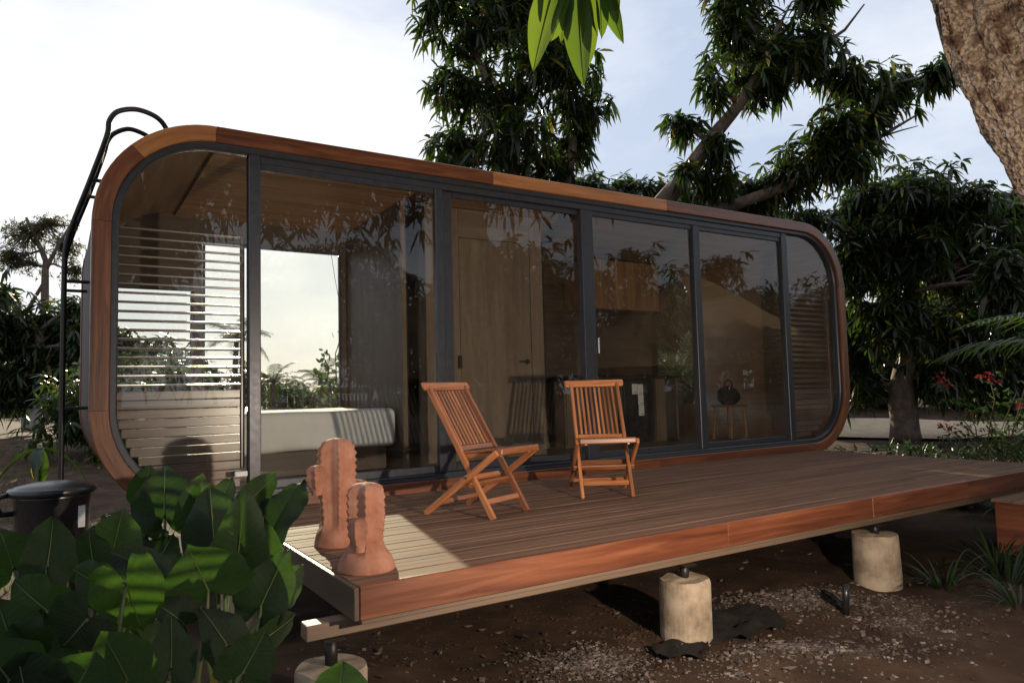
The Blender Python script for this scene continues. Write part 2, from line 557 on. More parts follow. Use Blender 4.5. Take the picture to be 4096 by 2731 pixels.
M = dict(
    trim=wood('trim_wood', (0.065, 0.020, 0.009), (0.26, 0.095, 0.036), 0.38, mid=(0.15, 0.050, 0.019), var=0.2, coat=0.25),
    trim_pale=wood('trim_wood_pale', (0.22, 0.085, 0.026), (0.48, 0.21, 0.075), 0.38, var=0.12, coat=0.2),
    fascia=wood('fascia_wood', (0.050, 0.015, 0.008), (0.27, 0.098, 0.042), 0.42, su=1.3, sv=22, mid=(0.145, 0.045, 0.020), var=0.15, coat=0.2, knots=0.5),
    deck=wood('deck_wood', (0.085, 0.045, 0.029), (0.25, 0.145, 0.092), 0.75, spec=0.15, su=1.1, sv=30, var=0.07, bump=0.45, coat=0.0),
    teak=wood('teak', (0.17, 0.052, 0.018), (0.48, 0.195, 0.075), 0.42, su=3.0, sv=60, var=0.38, mid=(0.33, 0.12, 0.042), coat=0.25),
    ply=wood('interior_ply', (0.105, 0.070, 0.047), (0.20, 0.142, 0.098), 0.55, su=0.8, sv=12, var=0.06, bump=0.1),
    ceil=wood('ceiling_wood', (0.13, 0.062, 0.028), (0.30, 0.16, 0.075), 0.42, su=0.8, sv=18, var=0.25),
    slat=wood('slat_wood', (0.085, 0.053, 0.045), (0.20, 0.138, 0.118), 0.36, su=1.0, sv=26, var=0.18, coat=0.5),
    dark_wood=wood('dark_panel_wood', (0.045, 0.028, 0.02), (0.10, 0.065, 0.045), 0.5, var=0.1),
    pale_wood=wood('raw_pine', (0.36, 0.25, 0.14), (0.58, 0.44, 0.27), 0.7, var=0.12),
    floor=wood('floor_wood', (0.06, 0.03, 0.018), (0.15, 0.085, 0.05), 0.4, var=0.15),
    alu=flat('dark_aluminium', (0.045, 0.05, 0.062), 0.38, 0.35),
    steel=flat('black_steel', (0.022, 0.02, 0.02), 0.45, 0.4),
    chrome=flat('chrome', (0.7, 0.7, 0.72), 0.18, 1.0),
    shell=rough_mat('shell_coating', [(0.3, (0.04, 0.03, 0.024)), (0.7, (0.075, 0.058, 0.045))], 5, 0.7, 0.15),
    glass=glass_mat('clear_glass', (0.93, 0.945, 0.935), 0.014),
    concrete=rough_mat('concrete', [(0.28, (0.11, 0.078, 0.052)), (0.46, (0.27, 0.21, 0.15)), (0.56, (0.37, 0.30, 0.22)), (0.75, (0.46, 0.385, 0.30))], 5, 0.9, 0.8, 0.015, 14.0),
    terracotta=rough_mat('terracotta', [(0.25, (0.19, 0.085, 0.055)), (0.48, (0.34, 0.15, 0.095)), (0.62, (0.38, 0.19, 0.13)), (0.8, (0.46, 0.28, 0.20))], 10, 0.78, 0.5, 0.006),
    soil=rough_mat('soil', [(0.25, (0.022, 0.013, 0.008)), (0.5, (0.050, 0.030, 0.019)), (0.75, (0.092, 0.060, 0.040))], 2.2, 0.95, 0.9, 0.03, 12.0, 'Object', 0.15),
    sand=rough_mat('sand', [(0.3, (0.36, 0.27, 0.18)), (0.7, (0.50, 0.40, 0.29))], 3.0, 0.95, 0.4, 0.02, 10.0, 'Object', 0.1),
    cloth=rough_mat('white_sheet', [(0.3, (0.78, 0.78, 0.79)), (0.7, (0.86, 0.86, 0.86))], 5.0, 0.85, 0.25, 0.02, 4.0),
    bark=rough_mat('bark', [(0.36, (0.10, 0.062, 0.042)), (0.45, (0.26, 0.18, 0.125)), (0.505, (0.52, 0.43, 0.33)), (0.54, (0.24, 0.16, 0.105)), (0.62, (0.48, 0.40, 0.32))], 7.0, 0.9, 1.0, 0.035, 15.0, voro=34.0),
    bark_far=rough_mat('bark_far', [(0.3, (0.07, 0.05, 0.04)), (0.7, (0.17, 0.13, 0.105))], 7, 0.9, 0.6, 0.02),
    white_paint=flat('limewash', (0.62, 0.58, 0.55), 0.8),
    plastic=flat('black_plastic', (0.016, 0.016, 0.018), 0.3),
    white_plastic=flat('white_plastic', (0.7, 0.7, 0.68), 0.4),
    fabric=rough_mat('black_fabric', [(0.3, (0.007, 0.0065, 0.006)), (0.7, (0.018, 0.015, 0.013))], 9, 0.9, 0.6, 0.02),
    paper=flat('paper', (0.72, 0.71, 0.69), 0.8),
    ink=flat('ink', (0.03, 0.03, 0.035), 0.8),
    gravel=rough_mat('gravel_stone', [(0.2, (0.045, 0.034, 0.028)), (0.5, (0.10, 0.08, 0.068)), (0.8, (0.22, 0.19, 0.17))], 11, 0.85, 0.3, island=True),
    thatch=rough_mat('thatch', [(0.3, (0.10, 0.07, 0.04)), (0.7, (0.26, 0.19, 0.11))], 16, 0.95, 0.8, 0.03),
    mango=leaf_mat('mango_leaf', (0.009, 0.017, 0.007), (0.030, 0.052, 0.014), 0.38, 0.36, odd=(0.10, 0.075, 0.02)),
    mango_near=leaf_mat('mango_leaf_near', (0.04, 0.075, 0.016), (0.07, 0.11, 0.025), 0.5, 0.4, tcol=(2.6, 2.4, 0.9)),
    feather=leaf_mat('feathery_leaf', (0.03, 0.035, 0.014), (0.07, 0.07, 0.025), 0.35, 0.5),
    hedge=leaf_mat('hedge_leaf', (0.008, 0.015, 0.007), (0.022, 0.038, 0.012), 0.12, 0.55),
    far_leaf=leaf_mat('far_leaf', (0.035, 0.055, 0.028), (0.075, 0.11, 0.05), 0.3, 0.6),
    palm=leaf_mat('palm_leaf', (0.020, 0.036, 0.012), (0.05, 0.08, 0.024), 0.25, 0.4),
    taro=leaf_mat('elephant_ear_leaf', (0.011, 0.022, 0.010), (0.022, 0.040, 0.016), 0.42, 0.66, tcol=(2.4, 2.9, 0.7), veins=True),
    stem=flat('green_stem', (0.10, 0.13, 0.045), 0.5),
    yellow_leaf=leaf_mat('yellowing_leaf', (0.20, 0.13, 0.02), (0.30, 0.20, 0.03), 0.35, 0.5, tcol=(1.5, 1.4, 0.6)),
    strap=leaf_mat('strap_leaf', (0.012, 0.024, 0.009), (0.028, 0.048, 0.016), 0.2, 0.45),
    grass=leaf_mat('grass_blade', (0.03, 0.036, 0.012), (0.07, 0.07, 0.025), 0.3, 0.6),
    shrub=leaf_mat('shrub_leaf', (0.022, 0.045, 0.012), (0.06, 0.10, 0.024), 0.3, 0.45),
    petal=leaf_mat('red_petal', (0.22, 0.010, 0.016), (0.32, 0.022, 0.026), 0.25, 0.5, tcol=(1.4, 0.8, 0.8)),
)


def terrain_h(x, y):
    s = min(max((y - 1.0) / 13.0, 0), 1)
    s = s * s * (3 - 2 * s)
    z = -0.66 + 0.66 * s
    # slightly raised bed round the elephant ears, scoured soil under the deck
    z += 0.10 * math.exp(-((x - 0.2) ** 2 + (y + 2.2) ** 2) / 1.6)
    d = math.hypot(x - 3, y + 2)
    a = 1.0 if d < 9 else max(0.35, 1.0 - (d - 9) / 20)
    z += a * 0.055 * mnoise.fractal((x * 0.9, y * 0.9, 0.3), 1.0, 2.0, 3)
    if d < 7:
        z += 0.022 * mnoise.fractal((x * 4.0, y * 4.0, 1.7), 0.9, 2.1, 4)
    return z


# ================================================================== the setting
def axis(segs):
    out = []
    for a, b, s in segs:
        n = max(1, int(round((b - a) / s)))
        out += [a + (b - a) * i / n for i in range(n)]
    return out + [segs[-1][1]]


gx = axis([(-260, -40, 22), (-40, -8, 4), (-8, -1.5, 0.5), (-1.5, 8.5, 0.075), (8.5, 14, 0.5), (14, 60, 4), (60, 300, 24)])
gy = axis([(-200, -30, 17), (-30, -9, 3), (-9, -4.8, 0.3), (-4.8, 0.5, 0.075), (0.5, 6, 0.35), (6, 30, 2), (30, 400, 25)])
gV = [(x, y, terrain_h(x, y)) for y in gy for x in gx]
nx = len(gx)
ii, jj = np.meshgrid(np.arange(nx - 1), np.arange(len(gy) - 1))
q = (jj * nx + ii).ravel()
gF = np.stack([q, q + 1, q + 1 + nx, q + nx], axis=1)
tag(obj('ground', mesh('ground', gV, gF, M['soil'], None, True)), 'bare brown soil sloping up behind the cabin', None, None, 'structure')

# sandy track beyond the right-hand tree
pv, pf = [], []
for i in range(25):
    t = -7 + i * 1.0
    for j in range(7):
        w = -2.3 + j * 0.77 + 0.35 * math.sin(t * 0.9 + (0 if j < 3 else 2)) * (j in (0, 6))
        x, y = 20.0 + 0.846 * t + 0.533 * w, 4.9 - 0.533 * t + 0.843 * w
        pv.append((x, y, terrain_h(x, y) + 0.06))
for i in range(24):
    for j in range(6):
        a = i * 7 + j
        pf.append((a, a + 1, a + 8, a + 7))
tag(obj('sand_path', mesh('sand_path', pv, pf, M['sand'], None, True)), 'pale sandy track behind the tree on the right', None, None, 'structure')

# ================================================================== the cabin
X0, X1, Z0, Z1, RC = 0.173, 8.70, -0.03, 2.845, 0.79
YB = 2.56


def arc(cx, cz, r, a0, a1, n):
    return [(cx + r * math.cos(R_(a0 + (a1 - a0) * i / n)), cz + r * math.sin(R_(a0 + (a1 - a0) * i / n))) for i in range(n + 1)]


def rrect(off, n=14):
    """closed rounded rectangle, clockwise from the foot of the left side"""
    r = RC - off
    L_, R2, B_, T_ = X0 + RC, X1 - RC, Z0 + RC, Z1 - RC
    return arc(L_, T_, r, 180, 90, n) + arc(R2, T_, r, 90, 0, n) + arc(R2, B_, r, 0, -90, n) + arc(L_, B_, r, -90, -180, n)


cabin = empty('cabin', (4.4, 0.0, -0.1))
tag(cabin, 'long wooden cabin with rounded ends and a glazed front above the deck', 'cabin')


def sweep_piece(name, pts, width, y0, y1, mat, parent, gap=0.0015, c=0.006):
    """piece of the rounded trim: pts = (x, z, nx, nz) on the outer line, n points inward"""
    prof = [(0, y1), (0, y0 + c), (c, y0), (width - c, y0), (width, y0 + c), (width, y1)]
    V, uv, F, s = [], [], [], 0.0
    for i, (x, z, ax, az) in enumerate(pts):
        if i: s += math.hypot(x - pts[i - 1][0], z - pts[i - 1][1])
        for w, y in prof:
            V.append((x + ax * w, y, z + az * w))
            uv.append((s, w + y))
    k = len(prof)
    for i in range(len(pts) - 1):
        for j in range(k):
            a, b = i * k + j, i * k + (j + 1) % k
            F.append((a, a + k, b + k, b))
    F.append(tuple(range(k)))
    F.append(tuple((len(pts) - 1) * k + j for j in range(k))[::-1])
    V = np.array(V)
    ctr = V.mean(axis=0)
    return obj(name, mesh(name, V - ctr, F, mat, uv), parent, Matrix.Translation(ctr))


def arc_n(corner, a0, a1, n):
    cx = X0 + RC if 'L' in corner else X1 - RC
    cz = Z1 - RC if 'T' in corner else Z0 + RC
    out = []
    for i in range(n + 1):
        a = R_(a0 + (a1 - a0) * i / n)
        out.append((cx + RC * math.cos(a), cz + RC * math.sin(a), -math.cos(a), -math.sin(a)))
    return out


def line_n(p, q, nrm):
    return [(p[0], p[1], *nrm), (q[0], q[1], *nrm)]


e = 0.0012
SEG = [('trim', line_n((X0, Z0 + RC + e), (X0, Z1 - RC - e), (1, 0))),
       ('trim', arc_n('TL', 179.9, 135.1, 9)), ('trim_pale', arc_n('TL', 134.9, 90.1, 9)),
       ('trim', line_n((X0 + RC + e, Z1), (3.36, Z1), (0, -1))),
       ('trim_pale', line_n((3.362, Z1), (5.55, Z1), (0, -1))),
       ('trim', line_n((5.552, Z1), (X1 - RC - e, Z1), (0, -1))),
       ('trim', arc_n('TR', 89.9, 45.1, 9)), ('trim', arc_n('TR', 44.9, 0.1, 9)),
       ('trim', line_n((X1, Z1 - RC - e), (X1, Z0 + RC + e), (-1, 0))),
       ('trim', arc_n('BR', -0.1, -44.9, 9)), ('trim', arc_n('BR', -45.1, -89.9, 9)),
       ('fascia', line_n((X1 - RC - e, Z0), (5.3, Z0), (0, 1))), ('trim', line_n((5.298, Z0), (2.75, Z0), (0, 1))),
       ('fascia', line_n((2.748, Z0), (X0 + RC + e, Z0), (0, 1))),
       ('trim', arc_n('BL', -90.1, -134.9, 9)), ('trim', arc_n('BL', -135.1, -179.9, 9))]
for mn, pts in SEG:
    sweep_piece('trim_board', pts, 0.118, -0.035, 0.10, M[mn], cabin)
    if mn != 'fascia':
        sweep_piece('trim_board', pts, 0.10, YB - 0.08, YB + 0.02, M['trim'], cabin)

# shell: outer coat and inner lining, one thick tube
po, pi_ = rrect(0.012), rrect(0.095)
V, F, uv = [], [], []
n = len(po)
for pr, y in ((po, 0.10), (po, YB - 0.08), (pi_, YB - 0.08), (pi_, 0.10)):
    V += [(x, y, z) for x, z in pr]
    uv += [(y, i * 0.1) for i in range(n)]
for r_ in range(4):
    for i in range(n):
        j = (i + 1) % n
        a, b = r_ * n, ((r_ + 1) % 4) * n
        F.append((a + i, a + j, b + j, b + i))
obj('shell', mesh('shell', V, F, M['shell'], uv), cabin)
# lining of the curved ends and the floor
for nm, mat, rng in (('end_lining', 'slat', range(len(pi_) - 1)),):
    pl = rrect(0.10)
    V, F, uv = [], [], []
    for y in (0.10, YB - 0.08):
        V += [(x, y, z) for x, z in pl]
        uv += [(y, i * 0.1) for i in range(n)]
    F = [(i, (i + 1) % n, n + (i + 1) % n, n + i) for i in range(n)]
    obj('end_lining', mesh('end_lining', V, F, M['ceil'], uv), cabin)
box('floor', (X0 + RC, 0.10, 0.072), (X1 - RC, YB - 0.09, 0.092), M['floor'], cabin)

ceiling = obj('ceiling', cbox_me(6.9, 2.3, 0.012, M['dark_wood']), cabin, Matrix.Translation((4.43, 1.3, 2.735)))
for i in range(24):
    y = 0.16 + i * 0.0965
    box('ceiling_plank', (X0 + RC + 0.02, y, 2.708), (X1 - RC - 0.02, y + 0.0905, 2.728), M['ceil'], ceiling, 0.004)

# glazing frame that follows the trim
for off, y0, y1 in ((0.1185, -0.005, 0.085),):
    a_, b_ = rrect(off), rrect(off + 0.048)
    V, F, uv = [], [], []
    prof = ((a_, y1), (a_, y0 + 0.004), (rrect(off + 0.004), y0), (rrect(off + 0.038), y0), (b_, y0 + 0.012), (b_, y1))
    for pr, y in prof:
        V += [(x, y, z) for x, z in pr]
        uv += [(x, z) for x, z in pr]
    for r_ in range(6):
        for i in range(n):
            j = (i + 1) % n
            a, b = r_ * n, ((r_ + 1) % 6) * n
            F.append((a + i, b + i, b + j, a + j))
    obj('window_frame', mesh('window_frame', V, F, M['alu'], uv, False), cabin)
ZI0, ZI1 = Z0 + 0.1665, Z1 - 0.1665           # clear height inside the frame
box('header_rail', (1.293, 0.012, ZI1 - 0.055), (7.50, 0.092, ZI1 - 0.001), M['alu'], cabin, 0.003)
for x0, x1, y0, y1 in ((1.205, 1.293, 0.000, 0.094), (2.776, 2.852, -0.006, 0.050), (2.862, 2.967, 0.052, 0.110),
                       (4.40, 4.548, 0.002, 0.094), (5.975, 6.075, 0.002, 0.094), (7.505, 7.61, 0.002, 0.094)):
    box('mullion', (x0, y0, ZI0 + 0.001), (x1, y1, ZI1 - 0.056 if 1.3 < x0 < 7.4 else ZI1 - 0.001), M['alu'], cabin, 0.006, 2)


def inner_clip(x_lo, x_hi, off=0.160):
    """outline of the frame opening between two x values"""
    pr = rrect(off, 18)
    pts = [(x, z) for x, z in pr if x_lo - 1e-6 <= x <= x_hi + 1e-6]

    def z_at(x, top):
        c = [(abs(px - x), pz) for px, pz in pr if (pz > 1.4) == top]
        left = sorted(c)[:2]
        return left[0][1]
    edge = x_hi if x_lo < 0.5 else x_lo
    pts += [(edge, Z1 - off), (edge, Z0 + off)]
    cx, cz = sum(p_[0] for p_ in pts) / len(pts), 1.4
    pts.sort(key=lambda p_: math.atan2(p_[1] - cz, p_[0] - cx))
    return pts


def pane(x0, x1, y, z0=None, z1=None, poly=None):
    if poly is None:
        poly = [(x0, z0), (x1, z0), (x1, z1), (x0, z1)]
    V, F, uv = prism(poly, y, y + 0.006)
    return obj('glass_pane', mesh('glass_pane', V, F, M['glass'], uv), cabin)


pane(0, 0, 0.040, poly=inner_clip(0.2, 1.206))
for x0, x1, y in ((1.292, 2.777, 0.030), (2.966, 4.401, 0.074), (4.547, 5.976, 0.040), (6.074, 7.506, 0.040)):
    z1 = ZI1 - 0.054
    pane(x0, x1, y, ZI0 + 0.06, z1)
    for nm, za, zb in (('bottom_rail', ZI0 + 0.001, ZI0 + 0.062),):
        box(nm, (x0 + 0.002, y - 0.018, za), (x1 - 0.002, y + 0.024, zb), M['alu'], cabin, 0.004)
    box('top_rail', (x0 + 0.002, y - 0.017, z1 - 0.05), (x1 - 0.002, y + 0.023, z1 - 0.001), M['alu'], cabin, 0.004)
pane(0, 0, 0.040, poly=inner_clip(7.609, 9.0))
box('threshold', (X0 + RC + 0.1, -0.03, Z0 + 0.1185), (X1 - RC - 0.1, -0.006, Z0 + 0.138), M['alu'], cabin, 0.003)
h_ = box('door_handle', (4.545, -0.030, 1.17), (4.567, -0.004, 1.33), M['chrome'], cabin, 0.006)
box('door_latch', (1.10, -0.028, 0.245), (1.19, -0.007, 0.285), M['white_plastic'], cabin, 0.006)
box('hinge', (3.395, 0.755, 1.06), (3.425, 0.796, 1.19), M['steel'], cabin, 0.004)

# rear wall: solid pieces round the openings, curved at the ends
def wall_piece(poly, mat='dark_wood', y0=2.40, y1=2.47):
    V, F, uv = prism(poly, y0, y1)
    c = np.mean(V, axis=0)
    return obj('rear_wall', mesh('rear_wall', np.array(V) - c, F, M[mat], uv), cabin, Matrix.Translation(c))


def curve_top(x, off=0.104):
    L_, R2, r = X0 + RC, X1 - RC, RC - off
    if x < L_: return Z1 - RC + math.sqrt(max(0, r * r - (L_ - x) ** 2))
    if x > R2: return Z1 - RC + math.sqrt(max(0, r * r - (x - R2) ** 2))
    return Z1 - off


def curve_bot(x, off=0.104):
    return Z0 + Z1 - curve_top(x, off)


def strip(xa, xb, za=None, zb=None, k=6):
    xs = [xa + (xb - xa) * i / k for i in range(k + 1)]
    bot = [(x, za if za is not None else curve_bot(x)) for x in xs]
    top = [(x, zb if zb is not None else curve_top(x)) for x in xs[::-1]]
    return bot + top


wall_piece(strip(0.30, 0.446))
wall_piece(strip(0.448, 1.168, None, 0.83))
wall_piece(strip(0.448, 1.168, 1.98, None))
wall_piece(strip(1.17, 1.25))
wall_piece(strip(1.252, 2.743, None, 0.60))
wall_piece(strip(1.252, 2.743, 2.48, None))
wall_piece(strip(2.745, 7.66))
wall_piece(strip(7.662, 8.56, None, 0.55))
rear = [(0.448, 1.168, 0.83, 1.98), (1.252, 2.743, 0.60, 2.48)]
for xa, xb, za, zb in rear:
    pane(xa, xb, 2.432, za, zb)
    for lo, hi in (((xa, za), (xb, za + 0.03)), ((xa, zb - 0.045), (xb, zb)), ((xa, za + 0.031), (xa + 0.03, zb - 0.046)), ((xb - 0.03, za + 0.031), (xb, zb - 0.046))):
        box('rear_window_frame', (lo[0] + 0.002, 2.385, lo[1] + 0.002), (hi[0] - 0.002, 2.43, hi[1] - 0.002), M['alu'], cabin, 0.004)
pane(0, 0, 2.432, poly=[p_ for p_ in strip(7.662, 8.56, 0.55, None, 12)])
tube_obj('blind_cord', [(2.62, 2.36, 2.42), (2.66, 2.36, 2.15), (2.715, 2.36, 1.85), (2.72, 2.36, 1.2)], 0.003, M['steel'], cabin, 5)

# inner partitions
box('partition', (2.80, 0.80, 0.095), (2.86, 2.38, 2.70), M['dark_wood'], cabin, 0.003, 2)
box('partition_trim', (2.785, 0.775, 0.095), (2.835, 0.798, 2.70), M['ply'], cabin, 0.004, 2)
box('niche_back', (2.862, 1.30, 0.095), (2.985, 1.33, 2.70), M['dark_wood'], cabin, 0.003, 2)
box('bathroom_wall', (2.985, 0.80, 0.095), (3.43, 0.85, 2.70), M['ply'], cabin, 0.003, 2)
dr = box('bathroom_door', (3.436, 0.806, 0.11), (4.296, 0.846, 2.40), M['ply'], cabin, 0.003, 2)
box('bathroom_wall', (4.302, 0.80, 0.095), (4.46, 0.85, 2.70), M['ply'], cabin, 0.003, 2)
box('bathroom_wall', (3.432, 0.80, 2.405), (4.300, 0.85, 2.70), M['ply'], cabin, 0.003)
box('bathroom_wall', (4.40, 0.852, 0.095), (4.458, 2.38, 2.70), M['dark_wood'], cabin, 0.003, 2)
tube_obj('door_lever', [(4.235, 0.80, 1.13), (4.235, 0.76, 1.13), (4.20, 0.755, 1.13), (4.12, 0.755, 1.13)], 0.011, M['steel'], dr, 8)
obj('door_rose', mesh('door_rose', *lathe([(0.028, 0), (0.028, 0.012), (0.022, 0.014)], 20)[:2], M['steel']), dr,
    Matrix.Translation((4.235, 0.805, 1.13)) @ Matrix.Rotation(math.pi / 2, 4, 'X'))
box('kitchen_wall', (4.75, 1.90, 0.095), (5.25, 1.96, 2.70), M['dark_wood'], cabin, 0.003, 2)
box('kitchen_panel', (4.75, 1.86, 0.95), (5.22, 1.898, 1.85), M['alu'], cabin, 0.003, 2)


# louvre screens behind the two curved end panes
def louvre(name, xa, xb, y, z_top, z_open, z_step, tilt, label=None):
    scr = box(name, (xb - 0.03, y - 0.02, 0.30), (xb - 0.004, y + 0.03, z_top), M['slat'], cabin, 0.003, 2)
    z = 0.16
    while z < z_top - 0.02:
        xl = xa
        xr = xb - 0.032
        # slats are trimmed to the rounded frame
        for zz in (z, z + z_step):
            if xa < 1:
                while zz < curve_bot(xl, 0.165) or zz > curve_top(xl, 0.165): xl += 0.01
            else:
                while zz < curve_bot(xr, 0.165) or zz > curve_top(xr, 0.165): xr -= 0.01
        if z < z_open:
            box('louvre_slat', (xl, y, z), (xr, y + 0.014, z + z_step - 0.006), M['slat'], scr, 0.003)
        else:
            Mx = Matrix.Translation(((xl + xr) / 2, y + 0.008, z + z_step / 2)) @ Matrix.Rotation(R_(tilt), 4, 'X')
            obj('louvre_slat', cbox_me(xr - xl, 0.058, 0.017, M['slat'], 0.004), scr, Mx)
        z += z_step
    return scr


louvre('louvre_screen', 0.335, 1.20, 0.13, 2.06, 0.84, 0.0665, 9)
louvre('louvre_screen', 7.66, 8.53, 0.13, 2.06, 0.70, 0.0665, 40)

# ------------------------------------------------------------------ furniture behind the glass
bed = empty('bed', (1.70, 1.62, 0.095))
tag(bed, 'low bed with a white sheeted mattress seen through the glass by the rear window', 'bed')
bm = bmesh.new()
bmesh.ops.create_cube(bm, size=1.0)
bmesh.ops.scale(bm, vec=(2.20, 1.42, 0.37), verts=bm.verts)
bmesh.ops.bevel(bm, geom=bm.edges[:], offset=0.075, segments=5, affect='EDGES', profile=0.6)
bmesh.ops.subdivide_edges(bm, edges=[e_ for e_ in bm.edges if e_.calc_length() > 0.25], cuts=14, use_grid_fill=True)
for v in bm.verts:
    w = Vector(v.co)
    fall = max(0.0, -w.z / 0.185)
    if w.y < -0.6:
        # diagonal pull folds on the front drop of the sheet
        g = math.sin((w.x * 1.0 + w.z * 2.6) * 13.0) * math.exp(-((w.x - 0.25) / 0.5) ** 2)
        v.co.y += 0.010 * g * (0.3 + fall)
    v.co += 0.008 * Vector((0, mnoise.noise(w * 3.0), mnoise.noise(w * 2.4 + Vector((3, 1, 2)))))
    if w.z < -0.1: v.co.z += 0.022 * math.sin(w.x * 2.1 + 0.6)
me = bpy.data.meshes.new('mattress')
bm.to_mesh(me); bm.free()
for p_ in me.polygons: p_.use_smooth = True
me.materials.append(M['cloth'])
obj('mattress', me, bed, Matrix.Translation((1.675, 1.62, 0.50)))
box('bed_base', (0.62, 1.00, 0.096), (2.70, 2.30, 0.33), M['dark_wood'], bed, 0.006)

fridge = empty('fridge', (6.50, 1.9, 0.095))
tag(fridge, 'black under-counter fridge with paper notes on its door', 'fridge')
box('body', (6.20, 1.62, 0.10), (6.78, 2.12, 0.93), M['plastic'], fridge, 0.01)
box('door', (6.20, 1.575, 0.12), (6.78, 1.617, 0.92), M['plastic'], fridge, 0.012)
box('handle', (6.23, 1.55, 0.45), (6.25, 1.573, 0.85), M['steel'], fridge, 0.005, 2)
NOTES = [(6.385, 6.475, 0.74, 0.875, 'white paper note on the black fridge, left one of the top pair'),
         (6.480, 6.575, 0.735, 0.87, 'white paper note on the black fridge, right one of the top pair'),
         (6.485, 6.580, 0.595, 0.73, 'white paper note on the black fridge, just under the top pair'),
         (6.490, 6.585, 0.455, 0.59, 'white paper note on the black fridge, lowest of the column')]
for xa, xb, za, zb, lb in NOTES:
    nt_ = empty('paper_note', ((xa + xb) / 2, 1.573, za))
    tag(nt_, lb, 'paper note', 'paper notes stuck on the fridge')
    box('sheet', (xa, 1.5705, za), (xb, 1.573, zb), M['paper'], nt_, 0.0004)
    box('ink_line', (xa + 0.03, 1.5685, za + 0.02), (xb - 0.012, 1.5695, za + 0.026), M['ink'], nt_, 0.0003)

ctr = empty('kitchen_counter', (6.3, 1.9, 0.095))
tag(ctr, 'wooden kitchen counter with dark worktop above the fridge', 'counter')
box('worktop', (5.30, 1.56, 0.94), (7.28, 2.36, 0.98), M['plastic'], ctr, 0.004)
box('side_panel', (6.84, 1.60, 0.097), (7.24, 2.34, 0.938), M['ply'], ctr, 0.004, 2)
box('cupboard', (5.32, 1.62, 0.097), (6.17, 2.34, 0.938), M['ply'], ctr, 0.004)
for i in range(2):
    box('cupboard_door', (5.33 + i * 0.42, 1.597, 0.12), (5.735 + i * 0.42, 1.618, 0.92), M['ply'], ctr, 0.004, 2)
cab = empty('wall_cabinet', (6.4, 2.1, 1.88))
tag(cab, 'brown wall cabinet hanging above the kitchen counter', 'cabinet')
box('carcass', (5.90, 1.80, 1.88), (7.25, 2.36, 2.55), M['ceil'], cab, 0.004)
for i in range(3):
    box('cabinet_door', (5.905 + i * 0.448, 1.777, 1.885), (6.348 + i * 0.448, 1.797, 2.545), M['ceil'], cab, 0.004, 2)
st = empty('stool', (7.75, 1.15, 0.095))
tag(st, 'small wooden stool behind the glass left of the right louvre screen', 'stool')
box('seat', (7.58, 0.98, 0.53), (7.92, 1.32, 0.56), M['ceil'], st, 0.006)
for sx in (-1, 1):
    for sy in (-1, 1):
        bar('leg', (7.75 + sx * 0.13, 1.15 + sy * 0.13, 0.53), (7.75 + sx * 0.155, 1.15 + sy * 0.155, 0.096), 0.032, 0.032, M['ceil'], st, (0, 1, 0))
    bar('stretcher', (7.75 + sx * 0.143, 1.02, 0.28), (7.75 + sx * 0.143, 1.28, 0.28), 0.02, 0.03, M['ceil'], st)
bmg = bmesh.new()
bmesh.ops.create_icosphere(bmg, subdivisions=3, radius=0.15)
for v in bmg.verts:
    v.co.z *= 0.95
    v.co.x *= 1.0 + 0.2 * mnoise.noise(v.co * 9)
    v.co += v.normal * 0.02 * mnoise.noise(v.co * 17)
    v.co.z = max(v.co.z, -0.11)
me = bpy.data.meshes.new('bag_body'); bmg.to_mesh(me); bmg.free()
me.materials.append(M['fabric'])
bag = empty('bag', (7.75, 1.15, 0.56))
tag(bag, 'small black bag resting on the wooden stool', 'bag')
obj('bag_body', me, bag, Matrix.Translation((7.75, 1.15, 0.671)))
tube_obj('bag_strap', [(7.66, 1.15, 0.78), (7.69, 1.15, 0.87), (7.75, 1.15, 0.90), (7.81, 1.15, 0.87), (7.84, 1.15, 0.78)], 0.010, M['fabric'], bag, 6)

# ================================================================== the deck
deck = empty('deck', (4.5, -1.3, -0.3))
tag(deck, 'raised timber deck of narrow brown boards in front of the cabin', 'deck')
DX0, DX1, DY0 = 1.104, 7.90, -2.585
pitch = 0.0745
y = -0.045 - pitch
i = 0
while y > DY0 + 0.05:
    j = [3.9, 5.2, 6.3][i % 3] + 0.25 * math.sin(i * 1.7)
    dz = 0.0012 * math.sin(i * 2.3)
    for xa, xb in ((DX0, j - 0.002), (j + 0.002, DX1)):
        box('deck_board', (xa, y + 0.0034, -0.026 + dz), (xb, y + pitch - 0.0034, dz), M['deck'], deck, 0.0015)
    y -= pitch
    i += 1
y_last = y + pitch
for xa, xb in ((DX0, 3.40), (3.402, 4.90), (4.902, 6.24)):
    box('fascia_board', (xa, DY0, -0.142), (xb, DY0 + 0.028, 0.004), M['fascia'], deck, 0.004)
box('fascia_board', (6.243, DY0 + 0.01, -0.142), (DX1, DY0 + 0.036, -0.002), M['fascia'], deck, 0.004)
box('edge_board', (DX0, DY0 + 0.030, -0.026), (DX1, y_last - 0.002, 0.001), M['deck'], deck, 0.003)
box('ledger', (DX0 + 0.01, DY0 + 0.012, -0.164), (6.24, DY0 + 0.085, -0.1435), M['ply'], deck, 0.003)
box('end_board', (DX0 - 0.026, DY0 + 0.002, -0.142), (DX0 - 0.002, -0.03, -0.002), M['dark_wood'], deck, 0.003, 1)
box('end_board', (DX1 + 0.002, DY0 + 0.03, -0.142), (DX1 + 0.026, -0.03, -0.002), M['fascia'], deck, 0.003, 1)
for k_ in range(12):
    x = DX0 + 0.06 + k_ * 0.6
    box('joist', (x, DY0 + 0.09, -0.14), (x + 0.045, -0.06, -0.028), M['dark_wood'], deck, 0.003, 1)
